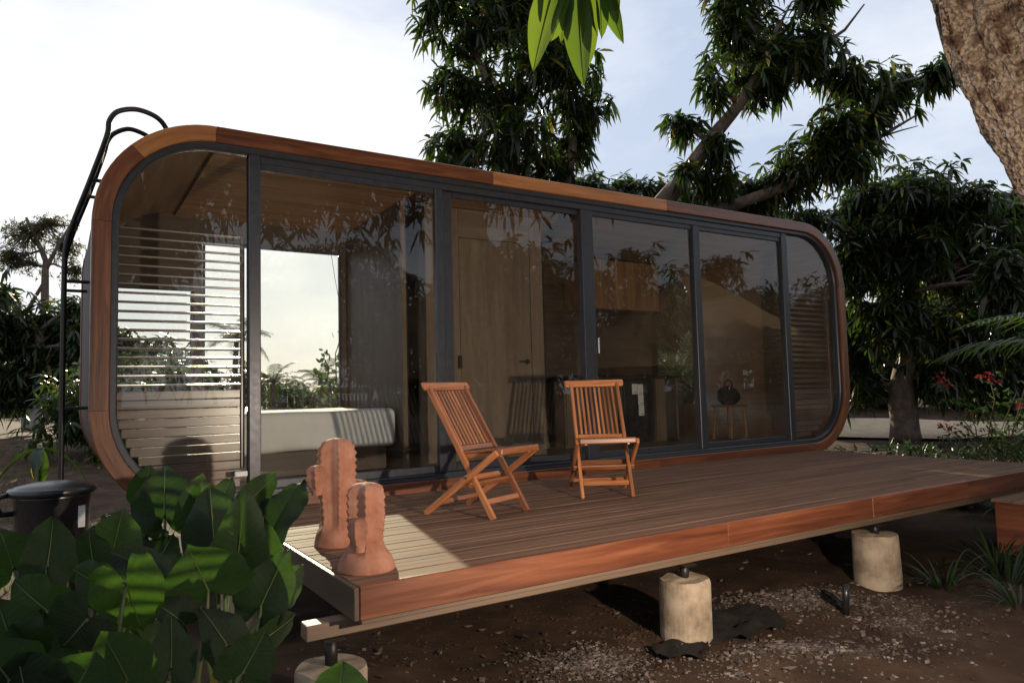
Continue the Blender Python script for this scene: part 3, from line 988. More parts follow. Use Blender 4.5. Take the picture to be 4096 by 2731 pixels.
for y_ in (-2.40, -0.75):
    box('bearer', (0.915 if y_ < -2 else 1.12, y_ - 0.045, -0.232), (7.85, y_ + 0.045, -0.1645), M['ply'], deck, 0.004)


def pier(x, y, top, r, lbl, h=0.75):
    p = empty('concrete_pier', (x, y, top - h))
    tag(p, lbl, 'pier', 'round concrete piers under the deck edge')
    n_ = 36
    prof = [(r * 1.03, 0.0), (r * 1.02, 0.12), (r, 0.25), (r, h * 0.6), (r * 0.995, h - 0.02), (r * 0.97, h), (r * 0.5, h + 0.004), (0.01, h + 0.006)]
    V, F, uv = lathe(prof, n_)
    V = [tuple(Vector(v) + Vector((v[0], v[1], 0)) * 0.06 * mnoise.noise(Vector((v[0] * 8 + x, v[1] * 8, v[2] * 5))) +
               Vector((0, 0, 0.02 * mnoise.noise(Vector((v[0] * 9, v[1] * 9, x)))) if v[2] > h - 0.1 else (0, 0, 0))) for v in V]
    obj('footing', mesh('footing', V, F, M['concrete'], uv, False), p, Matrix.Translation((x, y, top - h)))
    tube_obj('post', [(x, y, top - 0.02), (x, y, -0.232)], 0.028, M['steel'], p, 14)
    box('head_plate', (x - 0.05, y - 0.06, -0.242), (x + 0.05, y + 0.06, -0.2335), M['steel'], p, 0.002)
    return p


pier(1.03, -2.42, -0.36, 0.155, 'concrete pier at the left end of the deck, half hidden by elephant ear leaves', 0.6)
pier(3.18, -2.43, -0.315, 0.150, 'tall concrete pier under the middle of the deck edge')
pier(5.16, -2.43, -0.305, 0.160, 'concrete pier under the deck edge nearest the right side')
pier(1.03, -0.75, -0.36, 0.155, 'concrete pier in the shade far back under the left end of the deck', 0.6)

step = empty('deck_step', (7.1, -2.9, -0.6))
tag(step, 'low brown timber step standing against the right end of the deck', 'step')
box('tread', (6.50, -3.30, -0.190), (8.2, -2.62, -0.160), M['deck'], step, 0.004)
box('riser', (6.52, -3.28, -0.60), (8.18, -3.25, -0.191), M['fascia'], step, 0.004)
box('side_board', (6.52, -3.245, -0.60), (6.55, -2.64, -0.191), M['fascia'], step, 0.004, 1)

# ================================================================== folding chairs
def make_chair(M0):
    root = bpy.data.objects.new('folding_chair', None)
    put(root, None, M0)

    def cb(name, p0, p1, w, h, up=(0, 0, 1), parent=None, ch=0.005):
        """coordinates: lateral, forward, up, in the chair's own frame"""
        a, b = M0 @ Vector(p0), M0 @ Vector(p1)
        u = (M0.to_3x3() @ Vector(up))
        return bar(name, a, b, w, h, M['teak'], parent or root, u, ch)
    top, foot = (-0.54, 0.862), (0.0, 0.0)

    def stile(z):
        return top[0] * z / top[1]
    nrm = Vector((0, top[1], -top[0])).normalized()
    for s in (-1, 1):
        cb('back_leg_post', (s * 0.190, 0.006, 0.0), (s * 0.190, top[0], top[1]), 0.026, 0.042, nrm)
        cb('rear_leg', (s * 0.226, -0.555, 0.0), (s * 0.226, 0.075, 0.432), 0.026, 0.042, (0, -0.43, 0.63))
        cb('seat_rail', (s * 0.160, 0.06, 0.418), (s * 0.160, -0.27, 0.392), 0.024, 0.036, (0, 0, 1))
    # top rail, rounded a little
    cb('top_rail', (-0.245, top[0] - 0.004, top[1] + 0.004), (0.245, top[0] - 0.004, top[1] + 0.004), 0.030, 0.062, (0, top[0], top[1]), ch=0.010)
    zl = 0.44
    cb('lower_back_rail', (-0.176, stile(zl), zl), (0.176, stile(zl), zl), 0.024, 0.045, (0, top[0], top[1]))
    for i in range(9):
        x = -0.144 + i * 0.036
        cb('back_slat', (x, stile(zl + 0.024), zl + 0.024), (x, stile(0.832), 0.832), 0.0175, 0.012, nrm, ch=0.003)
    cb('front_rail', (-0.212, 0.080, 0.434), (0.212, 0.080, 0.434), 0.042, 0.042, (0, 0, 1), ch=0.008)
    for i in range(9):
        x = -0.176 + i * 0.044
        cb('seat_slat', (x, 0.055, 0.445), (x, -0.275, 0.418), 0.034, 0.013, (0, 0.08, 1), ch=0.003)
    cb('cross_bar', (-0.238, -0.152, 0.215), (0.238, -0.152, 0.215), 0.022, 0.040, (0, 0.5, 0.86))
    cb('cross_bar', (-0.212, -0.245, 0.245), (0.212, -0.245, 0.245), 0.022, 0.036, (0, -0.43, 0.63))
    cb('foot_bar', (-0.177, -0.062, 0.105), (0.177, -0.062, 0.105), 0.020, 0.038, (0, top[0], top[1]))
    cb('foot_bar', (-0.212, -0.44, 0.082), (0.212, -0.44, 0.082), 0.020, 0.034, (0, -0.43, 0.63))
    for s in (-1, 1):
        a, b = M0 @ Vector((s * 0.172, -0.178, 0.262)), M0 @ Vector((s * 0.246, -0.178, 0.262))
        tube_obj('pivot_bolt', [a, b], 0.007, M['steel'], root, 8)
    return root


def chair_M(x, y, fx, fy):
    f = Vector((fx, fy, 0)).normalized()
    r = Vector((0, 0, 1)).cross(f) * -1.0
    m = Matrix((r, f, Vector((0, 0, 1)))).transposed().to_4x4()
    m.translation = (x, y, 0.001)
    return m


ch1 = make_chair(chair_M(2.546, -1.50, 0.37, -0.93))
tag(ch1, 'folding teak chair on the deck nearer the terracotta cacti, turned to the right', 'chair', 'folding teak chairs on the deck')
ch2 = copy_tree(ch1, None, chair_M(3.50, -1.355, -0.51, -0.866))
tag(ch2, 'folding teak chair on the deck to the right, seen from the front', 'chair', 'folding teak chairs on the deck')


# ================================================================== terracotta cacti
def cactus_body(h, r, ribs, base_r, seed, taper=0.75, z_base=0.14, neck=1.0):
    """ribbed column with scalloped crests on a flared foot"""
    n_t, n_z = ribs * 14, 60
    V, F, uv = [], [], []
    for i in range(n_z + 1):
        t = i / n_z
        z = h * t
        if z < z_base:
            s = z / z_base
            rr_ = base_r + (r * neck - base_r) * (s ** 1.7)
            rib = 0.05 + 0.95 * max(0, (s - 0.55) / 0.45)
            if t == 0: rib = 0.0
        else:
            s = (z - z_base) / (h - z_base)
            rr_ = r * (neck + (1.0 - neck) * min(1, s * 2.5))
            if s > taper:
                q_ = (s - taper) / (1 - taper)
                rr_ *= math.sqrt(max(0.0, 1 - q_ ** 2.3)) * 0.98 + 0.02
            rib = 1.0
        for k in range(n_t):
            a = 2 * math.pi * k / n_t
            ph = (k % 14) / 14.0
            crest = (abs(ph - 0.0) if ph < 0.5 else abs(1 - ph))      # 0 on crest, .5 in the groove
            sharp = math.exp(-(crest / 0.075) ** 2)
            g = math.cos(crest * 2 * math.pi) * 0.5 + 0.5
            scal = 0.065 * math.sin(z * 165 + (k // 14) * 1.3 + seed) * sharp
            q_ = rr_ * (1 + rib * (-0.20 + 0.17 * g + 0.15 * sharp + scal))
            q_ *= 1 + 0.03 * mnoise.noise(Vector((math.cos(a) * 2 + seed, math.sin(a) * 2, z * 7)))
            V.append((q_ * math.cos(a), q_ * math.sin(a), z))
            uv.append((z, a))
    for i in range(n_z):
        for k in range(n_t):
            a, b = i * n_t + k, i * n_t + (k + 1) % n_t
            F.append((a, b, b + n_t, a + n_t))
    F.append(tuple(range(n_t))[::-1])
    F.append(tuple(n_z * n_t + k for k in range(n_t)))
    return V, F, uv


def cactus(name, x, y, h, r, base_r, seed, label, arms, rot=0.0, zb=0.14, neck=0.9):
    c = empty(name, (x, y, 0.002))
    tag(c, label, 'cactus ornament', 'terracotta cactus ornaments on the deck')
    V, F, uv = cactus_body(h, r, 6, base_r, seed, 0.80, zb, neck)
    obj('column', mesh('column', V, F, M['terracotta'], uv, True), c, Matrix.Translation((x, y, 0.002)) @ Matrix.Rotation(rot, 4, 'Z'))
    for dx, dy, z, ah, ar, rz in arms:
        V, F, uv = cactus_body(ah, ar, 5, ar * 0.55, seed + 3, 0.72, ah * 0.28, 0.8)
        obj('arm', mesh('arm', V, F, M['terracotta'], uv, True), c, Matrix.Translation((x + dx, y + dy, z)) @ Matrix.Rotation(rz, 4, 'Z'))
    return c


cactus('terracotta_cactus', 1.315, -1.66, 0.585, 0.100, 0.125, 0.4, 'taller terracotta cactus ornament standing behind the shorter one',
       [(-0.118, -0.02, 0.285, 0.16, 0.050, 0.5), (0.112, -0.035, 0.19, 0.16, 0.048, 1.1)], 0.35, 0.13, 0.82)
cactus('terracotta_cactus', 1.243, -2.30, 0.405, 0.088, 0.135, 2.1, 'shorter terracotta cactus ornament near the front corner of the deck',
       [(-0.062, -0.072, 0.10, 0.155, 0.046, 0.2)], 0.15, 0.12, 0.86)

# ================================================================== roof ladder on the left end
lad = empty('roof_ladder', (0.02, 0.6, -0.5))
tag(lad, 'black steel ladder with hooped top leaning on the left end of the cabin', 'ladder')
N1 = [(0.022, -0.45), (0.022, 0.26), (0.022, 1.2), (0.022, 1.67), (0.028, 1.91), (0.07, 2.10), (0.16, 2.39), (0.25, 2.69), (0.28, 2.81), (0.288, 2.89), (0.34, 2.97), (0.45, 3.01), (0.56, 2.995), (0.64, 2.945), (0.70, 2.84)]
N2 = [(0.022, -0.45), (0.022, 1.23), (0.022, 1.70), (0.03, 1.94), (0.08, 2.14), (0.18, 2.45), (0.275, 2.78), (0.30, 2.89), (0.345, 2.965), (0.44, 3.02), (0.53, 3.01), (0.61, 2.965), (0.68, 2.84)]
def smooth_line(pts, k=5):
    P = [Vector(p) for p in pts]
    out = []
    for i in range(len(P) - 1):
        p0, p1, p2, p3 = P[max(i - 1, 0)], P[i], P[i + 1], P[min(i + 2, len(P) - 1)]
        for j in range(k):
            t = j / k
            out.append(0.5 * ((2 * p1) + (p2 - p0) * t + (2 * p0 - 5 * p1 + 4 * p2 - p3) * t * t + (3 * p1 - p0 - 3 * p2 + p3) * t ** 3))
    return out + [P[-1]]


for pts, y_ in ((N1, 0.35), (N2, 0.85)):
    tube_obj('rail', smooth_line([(x, y_, z) for x, z in pts]), 0.019, M['steel'], lad, 10)
for z in (0.1, 0.42, 0.74, 1.06, 1.38, 1.70):
    tube_obj('rung', [(0.022, 0.35, z), (0.022, 0.85, z)], 0.013, M['steel'], lad, 8)
for x, z in ((0.085, 2.15), (0.17, 2.42), (0.255, 2.71)):
    tube_obj('rung', [(x, 0.35, z), (x, 0.85, z)], 0.013, M['steel'], lad, 8)
for y_ in (0.35, 0.85):
    for xa, xb, z in ((0.165, 0.245, 2.43), (0.022, 0.178, 1.68), (0.022, 0.178, 0.78)):
        bar('bracket', (xa, y_, z), (xb, y_, z), 0.03, 0.022, M['steel'], lad)

# ================================================================== bin
bn = empty('waste_bin', (-0.02, -0.60, -0.55))
tag(bn, 'round black lidded bin with side handle beside the ladder', 'bin')
bx_, by_, bz_ = -0.02, -0.60, -0.55
dv = lathe([(0.160, 0), (0.165, 0.03), (0.178, 0.5), (0.195, 0.83), (0.20, 0.86)], 40)
obj('drum', mesh('drum', dv[0], dv[1], M['plastic'], None, True), bn, Matrix.Translation((bx_, by_, bz_)))
lp = [(0.217, 0.845), (0.222, 0.852), (0.222, 0.880), (0.215, 0.888), (0.195, 0.889), (0.187, 0.897), (0.10, 0.915), (0.02, 0.92)]
lv = lathe(lp, 40)
obj('lid', mesh('lid', lv[0], lv[1], M['plastic'], None, True), bn, Matrix.Translation((bx_, by_, bz_)))
tube_obj('handle', [(bx_ - 0.205, by_ - 0.06, bz_ + 0.865), (bx_ - 0.255, by_ - 0.06, bz_ + 0.855), (bx_ - 0.265, by_ - 0.05, bz_ + 0.80), (bx_ - 0.24, by_ - 0.04, bz_ + 0.755), (bx_ - 0.185, by_ - 0.03, bz_ + 0.755)], 0.016, M['plastic'], bn, 8)
box('sticker', (bx_ + 0.125, by_ - 0.155, bz_ + 0.66), (bx_ + 0.160, by_ - 0.105, bz_ + 0.78), M['paper'], bn, 0.001)

# ================================================================== gravel, fabric, stake
def stones(zones, count, smin, smax, seed):
    rg = np.random.default_rng(seed)
    base = np.array([(-1, -1, -.7), (1, -1, -.7), (1, 1, -.7), (-1, 1, -.7), (-1, -1, .7), (1, -1, .7), (1, 1, .7), (-1, 1, .7)], float)
    q_ = np.array([(0, 3, 2, 1), (4, 5, 6, 7), (0, 1, 5, 4), (1, 2, 6, 5), (2, 3, 7, 6), (3, 0, 4, 7)])
    Vs, Fs = [], []
    w = np.array([z[4] for z in zones]); w = w / w.sum()
    for i in range(count):
        z = zones[rg.choice(len(zones), p=w)]
        a, rr_ = rg.uniform(0, 2 * math.pi), abs(rg.normal()) * 0.62
        lx, ly = z[2] * rr_ * math.cos(a), z[3] * rr_ * math.sin(a)
        x, y = z[0] + lx * 0.85 + ly * 0.5, z[1] - lx * 0.5 + ly * 0.85
        s = rg.uniform(smin, smax) * rg.choice([0.6, 0.8, 1.0, 1.3])
        b = base * rg.uniform(0.65, 1.0, (8, 3)) * np.array([1, rg.uniform(.6, 1), rg.uniform(.5, .9)]) * s
        t = rg.uniform(0, 2 * math.pi)
        u = rg.uniform(-0.7, 0.7)
        rm = np.array([[math.cos(t), -math.sin(t), 0], [math.sin(t), math.cos(t), 0], [0, 0, 1]]) @ np.array([[1, 0, 0], [0, math.cos(u), -math.sin(u)], [0, math.sin(u), math.cos(u)]])
        Vs.append(b @ rm.T + np.array([x, y, terrain_h(x, y) + s * rg.uniform(-0.35, 0.3)]))
        Fs.append(q_ + 8 * i)
    return np.concatenate(Vs), np.concatenate(Fs)


V, F = stones([(2.45, -2.42, 0.34, 0.24, 3), (4.35, -2.38, 0.62, 0.22, 4), (3.55, -2.95, 0.75, 0.22, 2.2), (4.5, -2.95, 0.5, 0.3, 1.2), (3.0, -2.95, 1.8, 0.7, 0.8), (2.2, -2.75, 0.5, 0.25, 1.2)], 9500, 0.005, 0.0125, 3)
gm = M['gravel']
tag(obj('gravel', mesh('gravel', V, F, gm)), 'grey pebbles scattered on the soil by the deck piers', 'gravel', None, 'stuff')

V, F = stones([(3.2, -2.4, 2.2, 0.9, 3), (4.6, -3.0, 1.2, 0.5, 1.2), (2.2, -2.9, 0.9, 0.5, 1)], 4200, 0.004, 0.013, 8)
tag(obj('soil_clods', mesh('soil_clods', V, F, M['soil'])), 'loose brown clods of earth under the deck', 'soil', None, 'stuff')

fab = empty('weed_fabric', (3.15, -2.5, -0.64))
tag(fab, 'crumpled black weed fabric lying round the foot of the middle pier', 'fabric')


def fabric_sheet(cx, cy, rx, ry, seed):
    V, F = [], []
    nr, na = 12, 40
    for i in range(nr + 1):
        for k in range(na):
            a = 2 * math.pi * k / na
            e_ = 1 + 0.28 * mnoise.noise(Vector((math.cos(a) * 1.5, math.sin(a) * 1.5, seed)))
            r_ = i / nr
            x, y = cx + rx * r_ * e_ * math.cos(a), cy + ry * r_ * e_ * math.sin(a)
            f = mnoise.fractal(Vector((x * 5, y * 5, seed)), 0.9, 2.0, 4)
            V.append((x, y, terrain_h(x, y) + 0.016 + 0.05 * abs(f) + 0.03 * r_ ** 4 * max(0, mnoise.noise(Vector((a * 3, seed, 0))))))
    for i in range(nr):
        for k in range(na):
            a, b = i * na + k, i * na + (k + 1) % na
            F.append((a, b, b + na, a + na))
    return V, F


V, F = fabric_sheet(3.56, -2.45, 0.40, 0.24, 1.0)
obj('sheet', mesh('sheet', V, F, M['fabric'], None, True), fab)
V, F = fabric_sheet(2.96, -2.60, 0.19, 0.12, 5.0)
obj('sheet', mesh('sheet', V, F, M['fabric'], None, True), fab)
pp = empty('irrigation_pipe', (4.30, -2.73, -0.66))
tag(pp, 'short black irrigation pipe poking out of the gravel', 'pipe')
tube_obj('riser', [(4.31, -2.72, -0.68), (4.305, -2.73, -0.56), (4.31, -2.73, -0.475)], 0.022, M['plastic'], pp, 10)
tube_obj('hose', [(4.31, -2.72, -0.62), (4.36, -2.60, -0.585), (4.44, -2.50, -0.60), (4.55, -2.46, -0.66)], 0.014, M['plastic'], pp, 8)


# ================================================================== foliage builders
def unit(v):
    return v / np.maximum(np.linalg.norm(v, axis=-1, keepdims=True), 1e-9)


def whorls(C, A, L, n=11, width=0.12, droop=0.45, rg=RNG, emin=-35, emax=45):
    """rosettes of long leaves: C centres, A axes -> triangles"""
    k = len(C)
    C = np.repeat(C, n, axis=0)
    A = unit(np.repeat(A, n, axis=0))
    m = k * n
    ref = np.where(np.abs(A[:, 2:3]) > 0.9, np.array([[1.0, 0, 0]]), np.array([[0, 0, 1.0]]))
    e1 = unit(np.cross(ref, A)); e2 = np.cross(A, e1)
    az = rg.uniform(0, 2 * np.pi, (m, 1))
    el = np.radians(rg.uniform(emin, emax, (m, 1)))
    d = np.cos(el) * (np.cos(az) * e1 + np.sin(az) * e2) + np.sin(el) * A
    ln = L * rg.uniform(0.65, 1.2, (m, 1))
    up = np.array([[0, 0, 1.0]])
    side = unit(np.cross(d, up) + 0.35 * rg.normal(size=(m, 3)))
    w = ln * width * rg.uniform(0.8, 1.2, (m, 1))
    dr = droop * rg.uniform(0.4, 1.5, (m, 1))

    def at(s):
        return C + ln * (s * d - (s * s) * dr * up)
    v0 = at(0.04); p1 = at(0.35); p2 = at(0.72); v5 = at(1.0)
    V = np.stack([v0, p1 - side * w * 0.5, p1 + side * w * 0.5, p2 - side * w * 0.42, p2 + side * w * 0.42, v5], axis=1).reshape(-1, 3)
    T = np.array([(0, 1, 2), (1, 3, 4), (1, 4, 2), (3, 5, 4)])
    F = (T[None] + 6 * np.arange(m)[:, None, None]).reshape(-1, 3)
    return V, F


def blob_points(blobs, dens, rg, shell=0.45, thick=0.9, carve=0.0):
    P, A = [], []
    for b in blobs:
        x, y, z, rx, rz = b
        ry = rx * thick
        n = max(4, int(dens * (rx * rz + 0.25 * (rx + rz) * 0.5)))
        d = unit(rg.normal(size=(n, 3)))
        r = rg.uniform(0, 1, (n, 1)) ** shell * rg.uniform(0.72, 1.14, (n, 1))
        r = r * np.where(rg.uniform(0, 1, (n, 1)) < 0.10, 1.38, 1.0)
        lump = np.array([[0.78 + 0.75 * (mnoise.noise(Vector(d_ * 1.7) + Vector((x, y, z))) + 0.25)] for d_ in d])
        r = r * lump
        q_ = d * r * np.array([[rx, ry, rz]])
        pts = q_ + np.array([[x, y, z]])
        if carve:
            keep = np.array([mnoise.noise(Vector(p * 1.9)) > -carve for p in pts])
            pts, d = pts[keep], d[keep]
        P.append(pts); A.append(d + np.array([[0, 0, 0.5]]))
    return np.concatenate(P), np.concatenate(A)


def branch_path(a, b, k=4, wob=0.08):
    a, b = Vector(a), Vector(b)
    L_ = (b - a).length
    out = []
    for i in range(k + 1):
        t = i / k
        p = a.lerp(b, t)
        if 0 < i < k:
            p += Vector((random.uniform(-1, 1), random.uniform(-1, 1), random.uniform(-0.5, 1.0))) * wob * L_
        out.append(p)
    return out


def make_tree(name, label, group, blobs, trunk_lines, dens, leafL, rg_seed, mat='mango', bark='bark_far', n=11, twig=0.5, width=0.13, droop=0.45, carve=0.35, cat='tree', limbs=True, skirt=None):
    """trunk_lines: list of (points, r0, r1); limbs run from the nearest trunk point into every blob"""
    rg = np.random.default_rng(rg_seed)
    base = Vector(trunk_lines[0][0][0])
    t = empty(name, base)
    tag(t, label, cat, group)
    parts = []
    allp = []
    for pts, r0, r1 in trunk_lines:
        k = len(pts)
        rad = [r0 + (r1 - r0) * i / (k - 1) for i in range(k)]
        # resample for a less straight look
        pp_, rr_ = [], []
        for i in range(k - 1):
            for s in range(4):
                f = s / 4
                p = Vector(pts[i]).lerp(Vector(pts[i + 1]), f)
                p += Vector((mnoise.noise(p * 1.3), mnoise.noise(p * 1.3 + Vector((5, 0, 0))), 0)) * 0.25 * rad[i]
                pp_.append(p); rr_.append((rad[i] + (rad[i + 1] - rad[i]) * f) * (1 + 0.12 * mnoise.noise(p * 3)))
        pp_.append(Vector(pts[-1])); rr_.append(rad[-1])
        parts.append(tube(pp_, rr_, 12))
        allp += list(zip(pp_, rr_))
    C, A = blob_points(blobs, dens, rg, carve=carve)
    if limbs:
        for b in blobs:
            c = Vector(b[:3])
            near = min(allp, key=lambda pr: (pr[0] - c).length + (0.0 if pr[0].z < c.z + 0.3 else 2.0))
            r0 = max(0.02, min(near[1] * 0.6, 0.07))
            path = branch_path(near[0], c, 5, 0.06)
            parts.append(tube(path, [r0 * (1 - 0.7 * i / 5) for i in range(6)], 6))
            idx = [i for i in range(len(C)) if (Vector(C[i]) - c).length < 1.05 * max(b[3], b[4])]
            random.shuffle(idx)
            for i in idx[:int(len(idx) * twig * 0.35)]:
                parts.append(tube(branch_path(path[random.randint(2, 5)], C[i], 3, 0.07), [0.016, 0.012, 0.009, 0.006], 4))
    V, F, uv = merge(parts)
    obj('trunk', mesh('trunk', V, F, M[bark], uv, True), t)
    V, F = whorls(C, A, leafL, n, width, droop, rg)
    cr = obj('crown', mesh('crown', V, F, M[mat]), t)
    cr['kind'] = 'stuff'
    return t

# ================================================================== trees and plants: crown masses (x, y, z, radius, height radius), limbs, leaves
MID=[(7.16,7.03,8.45,1.0,0.73),(8.35,6.83,8.96,1.13,0.75),(6.64,6.88,7.06,0.66,0.4),(7.72,7.15,7.11,1.02,0.65),(8.39,5.99,7.46,1.07,0.8),(9.11,5.94,6.85,0.68,0.73),(7.2,7.79,6.18,0.75,0.52),(7.7,6.3,5.98,0.97,0.62),(9.23,6.28,6.05,0.51,0.56),(6.48,7.09,8.67,0.45,0.45),(8.67,6.33,5.46,0.55,0.32),(8.24,7.19,5.49,0.85,0.28),(6.74,6.96,5.35,0.44,0.22),(7.68,6.98,9.42,1.39,0.56),(9.35,8.4,2.9,1.15,1.2),(10.4,8.7,3.6,1.0,1.1),(9.9,7.6,1.6,0.9,0.9)]  # low masses at the end added to block sun through the rear right opening
MIDT=[(8.15,6.76,4.25),(8.02,6.76,5.16),(7.91,6.78,5.75),(7.73,6.82,6.71),(7.25,7.03,7.9)]
MIDT2=[(8.84,6.32,4.23),(8.9,6.21,5.13),(9.01,6.07,5.94),(8.87,6.06,7.13),(8.63,6.13,8.22)]
RM=[(10.99,3.48,7.81,0.51,0.55),(12.06,3.41,7.6,0.88,0.66),(10.34,3.4,6.59,0.33,0.53),(11.68,3.48,6.82,0.69,0.33),(12.03,2.52,7.21,0.71,0.54),(12.95,2.33,6.73,0.68,0.38),(14.15,2.15,6.83,0.53,0.35),(13.87,1.16,6.64,0.37,0.2),(13.75,2.22,6.24,0.61,0.35),(12.47,2.37,5.62,0.62,0.46),(12.25,2.91,5.06,0.81,0.47),(12.18,3.57,4.79,0.62,0.33),(12.51,2.15,5.05,0.49,0.45),(10.38,4.37,6.04,0.39,0.26),(10.58,3.58,5.39,0.25,0.33),(10.75,3.87,4.85,0.51,0.3),(11.73,3.86,4.67,0.44,0.33),(9.88,3.83,4.89,0.18,0.18),(11.37,3.54,8.56,0.69,0.35),(12.08,2.41,8.11,0.42,0.33),(13.32,2.17,5.79,0.3,0.25)]
RML=[(9.61,4.67,3.96),(10.0,4.37,4.54),(10.6,3.92,5.45),(11.02,3.6,6.11),(11.37,3.33,6.7),(11.78,2.98,7.78)]
RML2=[(10.19,4.3,4.02),(11.19,3.64,4.37),(11.9,3.16,4.65),(12.61,2.68,5.05),(13.47,2.1,5.57),(14.07,1.68,5.98)]
RML3=[(11.44,3.29,6.69),(11.64,3.1,7.45),(11.98,2.82,8.24)]
RML4=[(11.37,3.34,6.61),(12.22,2.75,7.18),(12.86,2.31,7.67),(13.18,2.07,8.16)]
RML5=[(12.61,2.68,5.05),(13.17,2.24,6.05),(13.74,1.84,6.62),(14.6,1.28,6.81)]
RML6=[(13.47,2.1,5.57),(13.82,1.86,5.69),(14.1,1.68,5.77)]
HEDGE=[(11.77,9.06,6.09,0.58,0.35),(12.88,8.94,6.21,0.65,0.33),(12.98,7.72,5.83,0.56,0.34),(14.33,7.82,5.81,0.64,0.37),(14.56,6.99,5.47,0.68,0.34),(15.77,6.59,5.34,0.69,0.35),(12.2,6.7,2.4,1.0,1.3),(11.8,6.9,3.3,0.9,1.0),(12.9,7.0,1.4,0.9,1.0)]
RD=[(16.4,3.24,5.16,1.2,0.6),(15.94,4.14,4.91,0.67,0.52),(16.89,2.38,4.66,1.07,0.53),(18.68,2.18,4.82,0.61,0.41),(15.13,3.82,3.54,0.54,0.88),(16.25,3.45,3.77,1.2,1.05),(17.97,2.97,3.61,1.24,1.08),(17.98,1.79,3.42,0.58,1.07),(15.75,4.26,2.02,0.36,0.82),(15.89,3.45,2.15,0.88,0.74),(17.29,2.94,1.94,1.1,0.85),(18.95,2.51,1.63,0.62,0.98),(14.02,4.21,4.46,0.68,0.24),(15.94,4.24,0.79,0.46,0.46),(16.74,3.01,0.95,0.49,0.44),(14.96,0.79,2.69,0.49,0.65),(15.6,4.4,1.5,0.5,0.6),(17.6,3.4,0.9,0.8,0.6),(18.6,2.6,0.8,0.8,0.7),(19.6,2.0,2.6,0.8,1.2)]
RDT=[(16.44,3.68,-0.51),(16.4,3.64,0.27),(16.44,3.55,1.07),(16.62,3.37,1.96),(16.51,3.31,3.56)]
LM=[(-1.04,17.43,2.76,0.75,0.75),(-0.17,17.47,2.9,0.65,0.65),(-1.09,16.99,1.37,0.62,0.73),(-0.25,17.38,1.71,0.76,0.76),(0.4,16.21,2.23,0.32,0.96),(0.31,16.53,3.29,0.25,0.25),(-1.29,18.09,3.87,0.35,0.21),(1.3,16.6,2.1,0.85,0.8),(2.3,16.8,1.9,0.8,0.75),(3.3,17.2,1.5,0.8,0.7),(1.6,16.2,1.0,0.9,0.8),(2.8,16.6,0.8,0.9,0.7),(-1.9,17.0,3.0,0.8,1.0),(-2.6,16.6,2.0,0.9,1.2)]
LMT=[(-0.59,17.37,0.16),(-0.58,17.28,1.13),(-0.45,17.13,1.93),(-0.46,17.07,2.74)]
LF=[(-0.41,22.95,2.95),(-0.44,22.8,4.98),(-0.43,22.75,5.56),(-0.69,22.85,6.29),(-1.0,22.99,7.03)]
LF2=[(-0.44,22.78,5.27),(-0.13,22.52,5.99),(0.29,22.19,6.84)]
LF3=[(-0.96,23.22,3.84),(-0.48,22.84,4.84)]
LFB=[(-1.0,23.03,6.45,0.87,0.58),(0.12,22.95,6.09,0.67,0.59),(-1.45,22.79,5.63,0.57,0.43),(-0.39,22.97,6.94,0.88,0.29),(0.37,21.92,5.19,0.43,0.5),(-0.98,23.11,5.43,0.73,0.36)]
LEAVES = [(0.588,-2.2,0.174,-0.024,0.0,0.283,0.181),(0.649,-2.35,0.108,0.035,0.0,0.333,0.169),(0.748,-2.3,0.041,0.024,0.0,0.249,0.156),(0.953,-1.75,0.152,0.148,0.0,0.282,0.171),(0.834,-1.7,0.292,0.205,0.0,0.166,0.112),(0.423,-1.9,0.297,-0.006,0.0,0.209,0.199),(0.47,-2.75,0.128,-0.074,0.0,0.179,0.229),(0.691,-2.6,-0.0,0.096,0.0,0.196,0.148),(0.668,-2.7,-0.103,0.161,0.0,0.073,0.11),(0.188,-2.3,0.204,0.033,0.0,0.187,0.171),(-0.024,-2.6,0.266,0.022,0.0,0.172,0.123),(0.118,-2.5,0.234,-0.025,0.0,0.126,0.115),(0.305,-2.5,0.174,-0.131,0.0,0.097,0.133),(0.152,-2.8,0.198,-0.113,0.0,0.075,0.131),(-0.017,-3.0,0.205,-0.096,0.0,0.098,0.156),(0.192,-2.95,0.237,0.058,0.0,-0.202,0.146),(-0.03,-3.1,0.11,0.008,0.0,0.129,0.173),(0.317,-3.0,-0.032,0.007,0.0,0.169,0.105),(0.646,-3.6,-0.018,0.016,0.0,0.142,0.179),(0.327,-2.0,0.225,-0.135,0.0,0.12,0.154),(0.522,-2.0,0.299,0.055,0.0,0.172,0.119),(0.652,-1.9,0.292,0.069,0.0,0.18,0.083),(-0.097,-3.1,0.148,-0.042,0.0,0.126,0.134),(0.081,-3.1,0.186,-0.054,0.0,-0.064,0.153),(0.17,-3.3,0.055,-0.054,0.0,0.139,0.132),(0.505,-2.9,-0.03,-0.071,0.0,0.13,0.121),(0.521,-3.1,-0.061,0.069,0.0,0.11,0.127),(-0.125,-2.5,0.255,-0.04,0.0,0.125,0.137),(0.045,-2.4,0.211,0.048,0.0,0.089,0.13),(0.38,-2.8,0.042,-0.083,0.0,0.089,0.122),(-0.057,-3.4,0.097,-0.019,0.0,0.109,0.14),(0.809,-2.4,-0.013,0.113,0.0,0.093,0.112),(0.362,-1.6,0.371,0.028,0.0,0.129,0.107),(-0.093,-3.4,0.147,-0.053,0.0,0.094,0.128),(0.054,-3.4,0.102,0.038,0.0,0.068,0.122)]


def ell(v):
    return v


